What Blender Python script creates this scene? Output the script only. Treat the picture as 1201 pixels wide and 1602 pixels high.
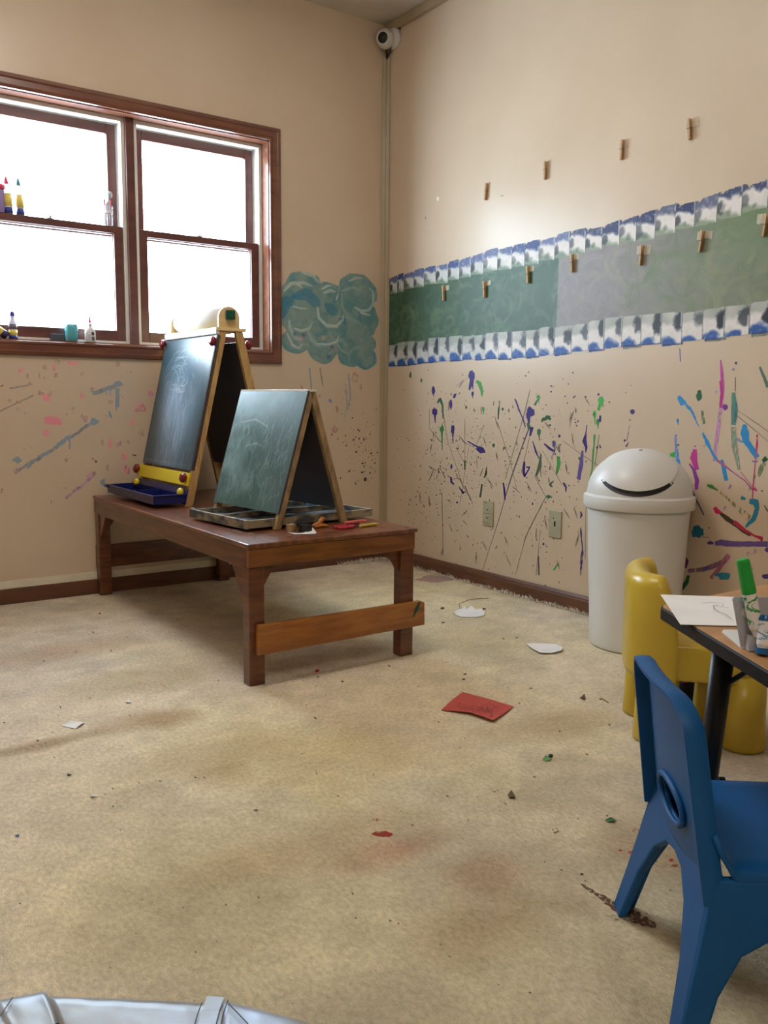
import bpy, bmesh, math, random
import numpy as np
from mathutils import Vector, Matrix

for o in list(bpy.data.objects): bpy.data.objects.remove(o)
S = bpy.context.scene
COL = S.collection
PI = math.pi
random.seed(7); RNG = np.random.default_rng(7)

# ------------------------------------------------------------------ camera
FPX, YAW, PITCH, ROLL = 1351.51, 0.61418, 0.13014, 0.00895
CAM = Vector((-2.67123, -3.79487, 0.86499))
fwd = Vector((math.cos(PITCH)*math.sin(YAW), math.cos(PITCH)*math.cos(YAW), -math.sin(PITCH)))
r0 = Vector((math.cos(YAW), -math.sin(YAW), 0)); u0 = r0.cross(fwd)
RT = r0*math.cos(ROLL)+u0*math.sin(ROLL); UP = u0*math.cos(ROLL)-r0*math.sin(ROLL)
cd = bpy.data.cameras.new('camera'); cam = bpy.data.objects.new('camera', cd); COL.objects.link(cam)
cam.matrix_world = Matrix(((RT.x, UP.x, -fwd.x, CAM.x), (RT.y, UP.y, -fwd.y, CAM.y), (RT.z, UP.z, -fwd.z, CAM.z), (0, 0, 0, 1)))
cd.sensor_fit = 'VERTICAL'; cd.sensor_height = 36; cd.lens = FPX/1602*36; cd.clip_start = 0.02
S.camera = cam

# ------------------------------------------------------------------ light and exposure
SKY_STRENGTH = 21.0
LAMP_STRENGTH = 13.0
S.view_settings.view_transform = 'Standard'; S.view_settings.look = 'None'
S.view_settings.gamma = 1; S.view_settings.use_curve_mapping = False
S.view_settings.exposure = 0.40
w = bpy.data.worlds.new('world'); S.world = w; w.use_nodes = True
bg = w.node_tree.nodes['Background']; bg.inputs[0].default_value = (0.70, 0.85, 1.0, 1); bg.inputs[1].default_value = SKY_STRENGTH
pl = bpy.data.lights.new('window_portal', 'AREA'); pl.shape = 'RECTANGLE'; pl.size = 1.34; pl.size_y = 1.0
pl.cycles.is_portal = True
po = bpy.data.objects.new('window_portal', pl); COL.objects.link(po); po.location = (-1.325, 0.17, 1.58); po.rotation_euler = (-PI/2, 0, 0)
CEIL = 2.729

# ------------------------------------------------------------------ helpers
def lin(c):
    c = c/255.0
    return c/12.92 if c <= .04045 else ((c+.055)/1.055)**2.4
def rgb(r, g, b): return (lin(r), lin(g), lin(b), 1)
def ray(x, y): return fwd*FPX+RT*(x-600.5)+UP*(801-y)
def on(x, y, ax, v):                      # photo pixel -> the point of a real plane it shows
    d = ray(x, y); t = (v-CAM[ax])/d[ax]; return CAM+d*t
def FL(x, y, z=0.0): return on(x, y, 2, z)
def RW(x, y): return on(x, y, 0, 0.0)
def LW(x, y): return on(x, y, 1, 0.0)

MATS = {}
def mat(name, col, rough=.5, col2=None, scale=8, stretch=(1, 1, 1), metal=0, bump=0, bscale=60, detail=4, spec=.5, trans=0, coat=0, mix=(.35, .65), alpha=1, emit=0):
    if name in MATS: return MATS[name]
    m = bpy.data.materials.new(name); m.use_nodes = True; nt = m.node_tree; N = nt.nodes; L = nt.links
    b = N['Principled BSDF']; b.inputs['Base Color'].default_value = col; b.inputs['Roughness'].default_value = rough
    b.inputs['Metallic'].default_value = metal; b.inputs['Specular IOR Level'].default_value = spec
    b.inputs['Transmission Weight'].default_value = trans; b.inputs['Coat Weight'].default_value = coat; b.inputs['Alpha'].default_value = alpha
    if emit: b.inputs['Emission Color'].default_value = col; b.inputs['Emission Strength'].default_value = emit
    tc = N.new('ShaderNodeTexCoord'); mp = N.new('ShaderNodeMapping'); mp.inputs['Scale'].default_value = stretch
    L.new(tc.outputs['Object'], mp.inputs[0])
    if col2 is None: col2 = tuple(c*.9 for c in col[:3])+(1,)
    n = N.new('ShaderNodeTexNoise'); n.inputs['Scale'].default_value = scale; n.inputs['Detail'].default_value = detail
    L.new(mp.outputs[0], n.inputs['Vector'])
    r = N.new('ShaderNodeValToRGB'); r.color_ramp.elements[0].position = mix[0]; r.color_ramp.elements[1].position = mix[1]
    r.color_ramp.elements[0].color = col; r.color_ramp.elements[1].color = col2
    L.new(n.outputs['Fac'], r.inputs[0]); L.new(r.outputs[0], b.inputs['Base Color'])
    if bump:
        n2 = N.new('ShaderNodeTexNoise'); n2.inputs['Scale'].default_value = bscale; n2.inputs['Detail'].default_value = 3
        L.new(mp.outputs[0], n2.inputs['Vector'])
        bp = N.new('ShaderNodeBump'); bp.inputs['Strength'].default_value = bump; bp.inputs['Distance'].default_value = .004
        L.new(n2.outputs['Fac'], bp.inputs['Height']); L.new(bp.outputs[0], b.inputs['Normal'])
    MATS[name] = m; return m

def attr_mat(name, rough=.45, spec=.5, alpha=False, nscale=70, stretch=(1, 1, 1), bump=0, bscale=200, var=0.0, vscale=40):
    m = bpy.data.materials.new(name); m.use_nodes = True; nt = m.node_tree; N = nt.nodes; L = nt.links
    b = N['Principled BSDF']; b.inputs['Roughness'].default_value = rough; b.inputs['Specular IOR Level'].default_value = spec
    a = N.new('ShaderNodeAttribute'); a.attribute_name = 'Col'
    tc = N.new('ShaderNodeTexCoord'); mp = N.new('ShaderNodeMapping'); mp.inputs['Scale'].default_value = stretch
    L.new(tc.outputs['Object'], mp.inputs[0])
    if var:
        n = N.new('ShaderNodeTexNoise'); n.inputs['Scale'].default_value = vscale; n.inputs['Detail'].default_value = 6; n.inputs['Roughness'].default_value = .7
        L.new(mp.outputs[0], n.inputs['Vector'])
        mr = N.new('ShaderNodeMapRange'); mr.inputs[1].default_value = .25; mr.inputs[2].default_value = .75
        mr.inputs[3].default_value = 1-var; mr.inputs[4].default_value = 1+var
        L.new(n.outputs['Fac'], mr.inputs[0])
        vm = N.new('ShaderNodeVectorMath'); vm.operation = 'SCALE'
        L.new(a.outputs['Color'], vm.inputs[0]); L.new(mr.outputs[0], vm.inputs['Scale']); L.new(vm.outputs[0], b.inputs['Base Color'])
    else: L.new(a.outputs['Color'], b.inputs['Base Color'])
    if alpha:
        n = N.new('ShaderNodeTexNoise'); n.inputs['Scale'].default_value = nscale; n.inputs['Detail'].default_value = 5; n.inputs['Roughness'].default_value = .65
        L.new(mp.outputs[0], n.inputs['Vector'])
        s1 = N.new('ShaderNodeMath'); s1.operation = 'MULTIPLY_ADD'; s1.inputs[1].default_value = .9
        ng = N.new('ShaderNodeMath'); ng.operation = 'MULTIPLY'; ng.inputs[1].default_value = -1
        L.new(n.outputs['Fac'], ng.inputs[0]); L.new(a.outputs['Alpha'], s1.inputs[0]); L.new(ng.outputs[0], s1.inputs[2])
        s2 = N.new('ShaderNodeMath'); s2.operation = 'MULTIPLY'; s2.inputs[1].default_value = 6; s2.use_clamp = True
        L.new(s1.outputs[0], s2.inputs[0]); L.new(s2.outputs[0], b.inputs['Alpha'])
    if bump:
        n2 = N.new('ShaderNodeTexNoise'); n2.inputs['Scale'].default_value = bscale; n2.inputs['Detail'].default_value = 3
        L.new(mp.outputs[0], n2.inputs['Vector'])
        bp = N.new('ShaderNodeBump'); bp.inputs['Strength'].default_value = bump; bp.inputs['Distance'].default_value = .004
        L.new(n2.outputs['Fac'], bp.inputs['Height']); L.new(bp.outputs[0], b.inputs['Normal'])
    return m

class MB:
    """collects shapes, built as ONE mesh object"""
    def __init__(s, M=None): s.v = []; s.f = []; s.M = M or Matrix.Identity(4)
    def add(s, vs, fs, M=None):
        k = len(s.v); T = s.M @ M if M is not None else s.M
        s.v += [T @ Vector(p) for p in vs]; s.f += [tuple(i+k for i in f) for f in fs]; return s
    def box(s, a, b, M=None):
        (x0, y0, z0), (x1, y1, z1) = a, b
        vs = [(x0, y0, z0), (x1, y0, z0), (x1, y1, z0), (x0, y1, z0), (x0, y0, z1), (x1, y0, z1), (x1, y1, z1), (x0, y1, z1)]
        return s.add(vs, [(0, 3, 2, 1), (4, 5, 6, 7), (0, 1, 5, 4), (1, 2, 6, 5), (2, 3, 7, 6), (3, 0, 4, 7)], M)
    def bar(s, p, q, w, h, up=(0, 0, 1)):    # box beam from p to q, w across, h along up
        p = Vector(p); q = Vector(q); d = q-p; L = d.length; z = d.normalized(); x = Vector(up).cross(z)
        if x.length < 1e-5: x = Vector((1, 0, 0)).cross(z)
        x.normalize(); y = z.cross(x)
        M = Matrix(((x.x, y.x, z.x, p.x), (x.y, y.y, z.y, p.y), (x.z, y.z, z.z, p.z), (0, 0, 0, 1)))
        return s.box((-w/2, -h/2, 0), (w/2, h/2, L), M)
    def prism(s, poly, O, U, V, T):          # polygon in plane O+u*U+v*V extruded by vector T
        O = Vector(O); U = Vector(U); V = Vector(V); T = Vector(T); n = len(poly)
        a = [O+U*p[0]+V*p[1] for p in poly]; b = [p+T for p in a]
        fs = [tuple(range(n)), tuple(range(2*n-1, n-1, -1))]+[(i, i+n, (i+1) % n+n, (i+1) % n) for i in range(n)]
        return s.add(a+b, fs)
    def lathe(s, prof, n=32, M=None, capb=True, capt=True):
        vs = []; fs = []
        for r, z in prof:
            for i in range(n): t = 2*PI*i/n; vs.append((r*math.cos(t), r*math.sin(t), z))
        for k in range(len(prof)-1):
            for i in range(n): j = (i+1) % n; fs.append((k*n+i, k*n+j, (k+1)*n+j, (k+1)*n+i))
        if capb: fs.append(tuple(range(n-1, -1, -1)))
        if capt: m = (len(prof)-1)*n; fs.append(tuple(range(m, m+n)))
        return s.add(vs, fs, M)
    def tube(s, pts, r, n=10, cap=True):
        pts = [Vector(p) for p in pts]; rs = r if isinstance(r, (list, tuple)) else [r]*len(pts); vs = []; fs = []
        prev = None
        for i, p in enumerate(pts):
            d = (pts[min(i+1, len(pts)-1)]-pts[max(i-1, 0)]).normalized()
            if prev is None:
                x = d.cross(Vector((0, 0, 1)));
                if x.length < .05: x = d.cross(Vector((1, 0, 0)))
            else: x = prev-d*prev.dot(d)
            x.normalize(); prev = x; y = d.cross(x)
            for k in range(n): t = 2*PI*k/n; vs.append(p+(x*math.cos(t)+y*math.sin(t))*rs[i])
        for i in range(len(pts)-1):
            for k in range(n): j = (k+1) % n; fs.append((i*n+k, i*n+j, (i+1)*n+j, (i+1)*n+k))
        if cap: fs.append(tuple(range(n-1, -1, -1))); m = (len(pts)-1)*n; fs.append(tuple(range(m, m+n)))
        return s.add(vs, fs)
    def build(s, name, m, parent=None, bevel=0, smooth=False, seg=2, sub=0, off=(0, 0, 0)):
        me = bpy.data.meshes.new(name); O = Vector(off)
        me.from_pydata([tuple(p-O) for p in s.v], [], s.f)
        bm = bmesh.new(); bm.from_mesh(me); bmesh.ops.recalc_face_normals(bm, faces=bm.faces); bm.to_mesh(me); bm.free()
        me.materials.append(m); o = bpy.data.objects.new(name, me); COL.objects.link(o)
        if smooth:
            for p in me.polygons: p.use_smooth = True
        if parent is not None: o.parent = parent
        if bevel:
            md = o.modifiers.new('bevel', 'BEVEL'); md.width = bevel; md.segments = seg; md.limit_method = 'ANGLE'; md.angle_limit = .6
            md.harden_normals = False
        if sub:
            md = o.modifiers.new('sub', 'SUBSURF'); md.levels = sub; md.render_levels = sub
        return o

def frame(O, rz=0): return Matrix.Translation(Vector(O)) @ Matrix.Rotation(rz, 4, 'Z')
def frameXYZ(O, X, Y, Z):
    return Matrix(((X[0], Y[0], Z[0], O[0]), (X[1], Y[1], Z[1], O[1]), (X[2], Y[2], Z[2], O[2]), (0, 0, 0, 1)))
def towards(O, d):                        # matrix whose z axis points along d
    return Matrix.Translation(Vector(O)) @ Vector(d).to_track_quat('Z', 'Y').to_matrix().to_4x4()

def tag(o, label, cat, group=None):
    o['label'] = label; o['category'] = cat
    if group: o['group'] = group
    return o
def thing(name, label, cat, loc=(0, 0, 0), rz=0, group=None):
    o = bpy.data.objects.new(name, None); COL.objects.link(o); o.location = loc; o.rotation_euler = (0, 0, rz); o.empty_display_size = .05
    return tag(o, label, cat, group)
def struct(o): o['kind'] = 'structure'; return o
def copy_thing(root, loc, rz=None, label=None):
    r = root.copy(); COL.objects.link(r); r.location = loc
    if rz is not None: r.rotation_euler = (0, 0, rz)
    if label: r['label'] = label
    for ch in list(root.children):
        c = ch.copy(); COL.objects.link(c); c.parent = r
        for g in list(ch.children):
            d = g.copy(); COL.objects.link(d); d.parent = c
    return r
def wobj(mb, name, m, label, cat, base, group=None, parts=(), **kw):   # one-mesh thing given in world coordinates
    o = mb.build(name, m, off=base, **kw); o.location = base; return tag(o, label, cat, group)

# ------------------------------------------------------------------ painted canvases (numpy colours on a fine grid)
def noise2(h, w, cell, oct=3):
    out = np.zeros((h, w)); amp = 1; tot = 0
    for _ in range(oct):
        gh = max(2, int(h/cell)+2); gw = max(2, int(w/cell)+2); g = RNG.random((gh, gw))
        y = np.linspace(0, gh-1.001, h); x = np.linspace(0, gw-1.001, w); yi = y.astype(int); xi = x.astype(int)
        fy = (y-yi)[:, None]; fx = (x-xi)[None]; fy = fy*fy*(3-2*fy); fx = fx*fx*(3-2*fx)
        v = g[yi][:, xi]*(1-fy)*(1-fx)+g[yi+1][:, xi]*fy*(1-fx)+g[yi][:, xi+1]*(1-fy)*fx+g[yi+1][:, xi+1]*fy*fx
        out += v*amp; tot += amp; amp *= .5; cell = max(cell/2, 1)
    return out/tot
class Canvas:
    def __init__(s, u0, u1, v0, v1, res, base):
        s.u0, s.v0, s.res = u0, v0, res; s.w = int((u1-u0)/res); s.h = int((v1-v0)/res)
        s.img = np.ones((s.h, s.w, 3))*np.array(base, float); s.a = np.ones((s.h, s.w))
        s.U = u0+(np.arange(s.w)+.5)*res; s.V = v0+(np.arange(s.h)+.5)*res
        s.n = noise2(s.h, s.w, 8, 3)
    def stroke(s, pts, width, col, op=1, bristle=.5, taper=True, mask=False):
        pts = np.array(pts, float); m = width*1.2
        i0 = max(0, int((pts[:, 0].min()-m-s.u0)/s.res)); i1 = min(s.w, int((pts[:, 0].max()+m-s.u0)/s.res)+1)
        j0 = max(0, int((pts[:, 1].min()-m-s.v0)/s.res)); j1 = min(s.h, int((pts[:, 1].max()+m-s.v0)/s.res)+1)
        if i1 <= i0 or j1 <= j0: return
        X, Y = np.meshgrid(s.U[i0:i1], s.V[j0:j1]); best = np.full(X.shape, 1e9); sd = np.zeros(X.shape); tt = np.zeros(X.shape)
        n = len(pts)-1
        for k in range(n):
            a = pts[k]; d = pts[k+1]-a; L2 = d@d+1e-12; t = np.clip(((X-a[0])*d[0]+(Y-a[1])*d[1])/L2, 0, 1)
            px = X-a[0]-t*d[0]; py = Y-a[1]-t*d[1]; ds = px*px+py*py; b = ds < best
            best[b] = ds[b]; sd[b] = ((px*d[1]-py*d[0])/math.sqrt(L2))[b]; tt[b] = ((k+t)/n)[b]
        dist = np.sqrt(best); wl = width/2*(np.sin(np.clip(tt*1.02+.04, 0, 1)*PI)**.4 if taper else 1)
        e = np.clip((wl-dist)/(s.res*1.2)+.5, 0, 1)
        ph = RNG.random(4)*6.28; br = .5+.5*np.sin(sd/width*17+ph[0])*np.sin(sd/width*31+ph[1]+tt*2)
        br = (1-bristle)+bristle*br; al = e*br*op*(1-.35*tt)
        if mask: s.a[j0:j1, i0:i1] = np.maximum(s.a[j0:j1, i0:i1], (e > .5)*1.0)
        s.img[j0:j1, i0:i1] = s.img[j0:j1, i0:i1]*(1-al[..., None])+np.array(col, float)*al[..., None]
    def arc(s, cx, cy, r, a0, a1, width, col, op=1, bristle=.5, ecc=1, **k):
        t = np.linspace(a0, a1, 12); s.stroke(np.stack([cx+r*np.cos(t), cy+r*ecc*np.sin(t)], 1), width, col, op, bristle, **k)
    def build(s, name, m, fn, parent=None):
        vs = np.zeros(((s.h+1)*(s.w+1), 3)); U = s.u0+np.arange(s.w+1)*s.res; V = s.v0+np.arange(s.h+1)*s.res
        UU, VV = np.meshgrid(U, V); O, A, B = fn
        vs[:] = np.array(O)+UU.reshape(-1, 1)*np.array(A)+VV.reshape(-1, 1)*np.array(B)
        jj, ii = np.nonzero(s.a > .5); k = jj*(s.w+1)+ii
        q = np.stack([k, k+1, k+s.w+2, k+s.w+1], 1)
        used, inv = np.unique(q.reshape(-1), return_inverse=True); vs = vs[used]; q = inv.reshape(-1, 4)
        me = bpy.data.meshes.new(name); me.vertices.add(len(vs)); me.vertices.foreach_set('co', vs.reshape(-1).astype(np.float32))
        nf = len(q); me.loops.add(nf*4); me.loops.foreach_set('vertex_index', q.reshape(-1).astype(np.int32))
        me.polygons.add(nf); me.polygons.foreach_set('loop_start', np.arange(nf, dtype=np.int32)*4)
        me.update(calc_edges=True)
        # vertex colours: average through sampling of cell colour
        P = np.pad(s.img, ((0, 1), (0, 1), (0, 0)), 'edge').reshape(-1, 3)[used]/255.0
        Ln = np.where(P <= .04045, P/12.92, ((np.clip(P, 0, 1)+.055)/1.055)**2.4)
        ca = me.color_attributes.new('Col', 'FLOAT_COLOR', 'POINT')
        ca.data.foreach_set('color', np.concatenate([Ln, np.ones((len(Ln), 1))], 1).reshape(-1).astype(np.float32))
        me.materials.append(m); o = bpy.data.objects.new(name, me); COL.objects.link(o)
        if parent is not None: o.parent = parent
        return o

class Splat:
    """paint marks as thin polygons lying on one real plane"""
    def __init__(s, fn, nrm, base=.0005): s.fn = fn; s.n = Vector(nrm); s.v = []; s.f = []; s.c = []; s.k = 0; s.base = base
    def poly(s, pts, col, a=1.0):
        s.k += 1; o = s.n*(s.base+s.k*1.5e-6); b = len(s.v)
        for p in pts: s.v.append(s.fn(p[0], p[1])+o); s.c.append((lin(col[0]), lin(col[1]), lin(col[2]), a))
        return b
    def blob(s, x, y, rx, ry, col, rot=0, a=1.0, jag=.22, n=14):
        ph = random.random()*6; pts = []
        for i in range(n):
            t = 2*PI*i/n; r = 1+jag*(random.random()-.5)*2
            px = rx*r*math.cos(t); py = ry*r*math.sin(t); pts.append((x+px*math.cos(rot)-py*math.sin(rot), y+px*math.sin(rot)+py*math.cos(rot)))
        b = s.poly(pts, col, a); s.f.append(tuple(range(b, b+n)))
    def stroke(s, pts, col, a=1.0, jag=.12, sub=4):      # pts: (x, y, width px)
        P = []
        for i in range(len(pts)-1):
            for k in range(sub):
                t = k/sub; P.append([pts[i][j]*(1-t)+pts[i+1][j]*t for j in range(3)])
        P.append(list(pts[-1])); L = []; R = []
        for i, p in enumerate(P):
            q0 = P[max(0, i-1)]; q1 = P[min(len(P)-1, i+1)]; dx = q1[0]-q0[0]; dy = q1[1]-q0[1]; l = math.hypot(dx, dy)+1e-6
            wa = p[2]/2*(1+jag*(random.random()-.5)*2); wb = p[2]/2*(1+jag*(random.random()-.5)*2)
            L.append((p[0]-dy/l*wa, p[1]+dx/l*wa)); R.append((p[0]+dy/l*wb, p[1]-dx/l*wb))
        b = s.poly(L+R, col, a); n = len(P)
        for i in range(n-1): s.f.append((b+i, b+i+1, b+n+i+1, b+n+i))
    def build(s, name, m, parent=None):
        me = bpy.data.meshes.new(name); me.from_pydata([tuple(p) for p in s.v], [], s.f)
        ca = me.color_attributes.new('Col', 'FLOAT_COLOR', 'POINT'); ca.data.foreach_set('color', [x for c in s.c for x in c])
        me.materials.append(m); o = bpy.data.objects.new(name, me); COL.objects.link(o)
        if parent is not None: o.parent = parent
        return o

# ------------------------------------------------------------------ materials
M_wall = mat('wall_paint', rgb(208, 188, 164), .30, rgb(202, 181, 156), 2.5, bump=.05, bscale=90, spec=.38)
M_ceil = mat('ceiling_paint', rgb(205, 195, 182), .8)
M_base = mat('dark_brown_baseboard', rgb(104, 66, 46), .35, rgb(88, 54, 38), 6, (1, 1, 8))
M_trimw = mat('cream_trim', rgb(222, 212, 190), .5)
M_conduit = mat('tan_conduit', rgb(166, 148, 118), .4)
M_case = mat('window_wood', rgb(122, 74, 52), .28, rgb(98, 56, 42), 5, (1, 6, 6), coat=.3)
M_sash = mat('sash_wood', rgb(104, 62, 54), .4, rgb(86, 50, 46), 5, (1, 6, 6))
M_liner = mat('window_liner', rgb(222, 218, 210), .4)
M_bench = mat('bench_wood', rgb(114, 66, 38), .28, rgb(82, 44, 26), 7, (1.2, 1.2, 9), coat=.25)
M_benchtop = mat('bench_top_wood', rgb(130, 74, 48), .3, rgb(88, 50, 34), 9, (6, 1, 1), coat=.3)
M_benchend = mat('bench_front_wood', rgb(134, 82, 42), .3, rgb(102, 58, 30), 6, (1.2, 1.2, 9), coat=.25)
M_rail = mat('rail_wood', rgb(168, 108, 48), .3, rgb(138, 82, 34), 7, (1.2, 1.2, 8), coat=.25)
M_easel = mat('pine_wood', rgb(190, 156, 100), .45, rgb(166, 128, 78), 9, (6, 6, 1))
M_pale = mat('pale_pine', rgb(226, 200, 148), .45, rgb(206, 178, 126), 6, (1, 5, 5))
M_white = mat('white_enamel', rgb(228, 228, 226), .35)
M_oldwood = mat('worn_pine', rgb(168, 140, 100), .5, rgb(104, 82, 58), 14, (4, 4, 1), mix=(.4, .75))
M_trayw = mat('painty_pine', rgb(150, 138, 112), .5, rgb(66, 70, 70), 16, (1, 1, 2), mix=(.45, .6))
M_dust = mat('chalk_dusty_panel', rgb(52, 52, 60), .5, rgb(128, 138, 150), 7, mix=(.45, .8))
M_back = mat('dark_hardboard', rgb(72, 68, 72), .5, rgb(62, 58, 62), 4)
M_red = mat('dark_red_plastic', rgb(122, 26, 34), .25)
M_yel = mat('yellow_plastic', rgb(236, 208, 44), .3)
M_navy = mat('navy_plastic', rgb(26, 32, 96), .3)
M_green = mat('dark_green_plastic', rgb(12, 74, 56), .3)
M_can = mat('white_plastic', rgb(222, 222, 220), .35, rgb(216, 216, 214), 4)
M_dark = mat('black_and_gap_shade', rgb(26, 24, 26), .6)
M_ychair = mat('yellow_moulded_plastic', rgb(204, 176, 60), .3, rgb(192, 164, 52), 3)
M_blue = mat('blue_moulded_plastic', rgb(4, 86, 148), .5, rgb(2, 78, 136), 4, spec=.35)
M_ttop = mat('table_laminate', rgb(186, 140, 92), .4, rgb(166, 120, 76), 8, (1, 5, 1))
M_tedge = mat('black_rubber_edge', rgb(34, 26, 24), .55, rgb(28, 22, 20), spec=.25)
M_blackm = mat('black_metal', rgb(22, 22, 24), .4)
M_paper = mat('white_paper', rgb(236, 234, 232), .7)
M_redp = mat('red_paper', rgb(196, 84, 76), .7, rgb(186, 74, 66), 10)
M_ink = mat('dark_pencil', rgb(60, 50, 52), .7)
M_plate = mat('beige_plastic_plate', rgb(172, 166, 138), .4)
M_tape = mat('masking_tape', rgb(226, 214, 186), .5, alpha=.6)
M_pin = mat('clothespin_wood', rgb(206, 172, 128), .6, rgb(160, 118, 78), 60, (1, 1, .2))
M_metal = mat('spring_steel', rgb(150, 140, 125), .35, metal=.8)
M_silver = mat('silver_duct_tape', rgb(176, 190, 212), .38, rgb(150, 150, 150), 7, metal=.25, bump=.35, bscale=10)
M_darkfab = mat('dark_vinyl', rgb(34, 28, 30), .5)
M_camw = mat('camera_white', rgb(214, 210, 205), .35)
M_lens = mat('camera_lens', rgb(20, 18, 20), .12)
M_glassw = mat('clear_plastic', rgb(220, 232, 240), .15, alpha=.22)
M_teal = mat('teal_tinted_plastic', rgb(120, 200, 205), .25, rgb(90, 185, 190), 5, trans=.35)
M_clearbottle = mat('milky_bottle', rgb(225, 222, 232), .3, trans=.3)
M_label = mat('yellow_label', rgb(236, 214, 110), .5)
M_bluep = mat('blue_bottle_paint', rgb(48, 66, 150), .35)
M_pink = mat('pink_cap', rgb(226, 70, 110), .35)
M_orange = mat('orange_dab', rgb(240, 160, 60), .5)
M_greenc = mat('bright_green_plastic', rgb(20, 160, 60), .3)
M_markblue = mat('marker_blue', rgb(16, 92, 150), .3)
M_grey = mat('grey_plastic', rgb(176, 178, 186), .4)
M_chalkb = mat('blue_chalk', rgb(120, 168, 184), .8)
M_chalkw = mat('pale_chalk', rgb(222, 226, 206), .8)
M_crayonp = mat('pink_crayon', rgb(214, 100, 92), .5)
M_crayony = mat('yellow_crayon', rgb(208, 178, 70), .5)
M_redcloth = mat('red_handle', rgb(176, 30, 44), .4)
M_fringe = mat('carpet_fringe', rgb(236, 226, 206), .9)

def glass_mat():
    m = bpy.data.materials.new('window_glass'); m.use_nodes = True; N = m.node_tree.nodes; L = m.node_tree.links
    N.remove(N['Principled BSDF']); t = N.new('ShaderNodeBsdfTransparent'); t.inputs[0].default_value = (.96, .98, .98, 1)
    g = N.new('ShaderNodeBsdfGlossy'); g.inputs['Roughness'].default_value = .02
    x = N.new('ShaderNodeMixShader'); x.inputs[0].default_value = .05
    L.new(t.outputs[0], x.inputs[1]); L.new(g.outputs[0], x.inputs[2]); L.new(x.outputs[0], N['Material Output'].inputs[0]); return m
M_glass = glass_mat()

# ------------------------------------------------------------------ the room
X0, Y0 = -4.7, -6.2
# floor: a fine grid whose colour carries the wear of the carpet
fc = Canvas(X0, 0, Y0, 0, .012, (222, 207, 184))
n1 = noise2(fc.h, fc.w, 60, 3); n2 = noise2(fc.h, fc.w, 14, 3); n3 = noise2(fc.h, fc.w, 4, 2)
fc.img *= (1-.10*np.clip((n1-.45)*3, 0, 1)-.09*np.clip((n2-.5)*3, 0, 1)+.12*(n3-.5))[..., None]
fc.img[..., 2] *= 1-.10*np.clip((n1[::-1]-.4)*2, 0, 1)
def stain(x, y, rx, ry, col, op, rot=0):
    p = FL(x, y); X, Y = np.meshgrid(fc.U, fc.V); c, s_ = math.cos(rot), math.sin(rot)
    a = ((X-p.x)*c+(Y-p.y)*s_)/rx; b = (-(X-p.x)*s_+(Y-p.y)*c)/ry
    m = np.clip(1.3-np.sqrt(a*a+b*b)-.7*(n2-.5)*2, 0, 1)*op; fc.img[:] = fc.img*(1-m[..., None])+np.array(col)*m[..., None]
for a in [(240, 1125, .12, .07, (150, 118, 84), .5), (90, 1020, .25, .1, (176, 138, 110), .4), (230, 1060, .3, .12, (168, 150, 112), .4),
          (760, 1360, .1, .08, (150, 112, 86), .4), (640, 1320, .1, .06, (176, 118, 92), .45), (760, 1440, .16, .08, (150, 120, 88), .35),
          (60, 1165, .16, .03, (140, 112, 84), .5), (540, 1180, .3, .2, (176, 150, 96), .35), (700, 1010, .3, .2, (206, 190, 156), .5),
          (860, 935, .3, .12, (170, 160, 132), .4), (880, 1130, .2, .08, (160, 138, 100), .35), (330, 1180, .2, .12, (160, 138, 100), .3), (450, 1330, .3, .1, (164, 136, 98), .35),
          (420, 960, .4, .2, (196, 184, 146), .3), (1040, 1330, .1, .12, (140, 108, 80), .4)]: stain(*a)
# paths worn across the pile
for k in range(70):
    p = FL(random.uniform(0, 1100), random.uniform(960, 1580)); t = random.uniform(-1, 1)+.4; L = random.uniform(.05, .3)
    c = (140, 120, 88) if random.random() < .6 else (204, 188, 152)
    fc.arc(p.x, p.y, L, t, t+random.uniform(.4, 1.2), random.uniform(.015, .05), c, .16, .5)
M_carpet = attr_mat('carpet', .95, .1, bump=1.0, bscale=330, var=.30, vscale=110, stretch=(1, .6, 1))
floor = struct(fc.build('floor', M_carpet, ((0, 0, 0), (1, 0, 0), (0, 1, 0))))
struct(MB().box((X0, Y0, CEIL), (.15, .2, CEIL+.1)).build('ceiling', M_ceil))
# left wall with the window opening
WX0, WX1, WZ0, WZ1 = -1.985, -.68, 1.09, 2.062
mb = MB(); mb.box((X0, 0, 0), (WX0, .15, CEIL)); mb.box((WX1, 0, 0), (.15, .15, CEIL)); mb.box((WX0, 0, 0), (WX1, .15, WZ0)); mb.box((WX0, 0, WZ1), (WX1, .15, CEIL))
wall_left = struct(mb.build('wall_left', M_wall))
wall_right = struct(MB().box((0, Y0, 0), (.15, 0, CEIL)).build('wall_right', M_wall))
struct(MB().box((X0-.15, Y0, 0), (X0, .15, CEIL)).build('wall_far_left', M_wall))
struct(MB().box((X0-.15, Y0-.15, 0), (.15, Y0, CEIL)).build('wall_behind', M_wall))
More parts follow.
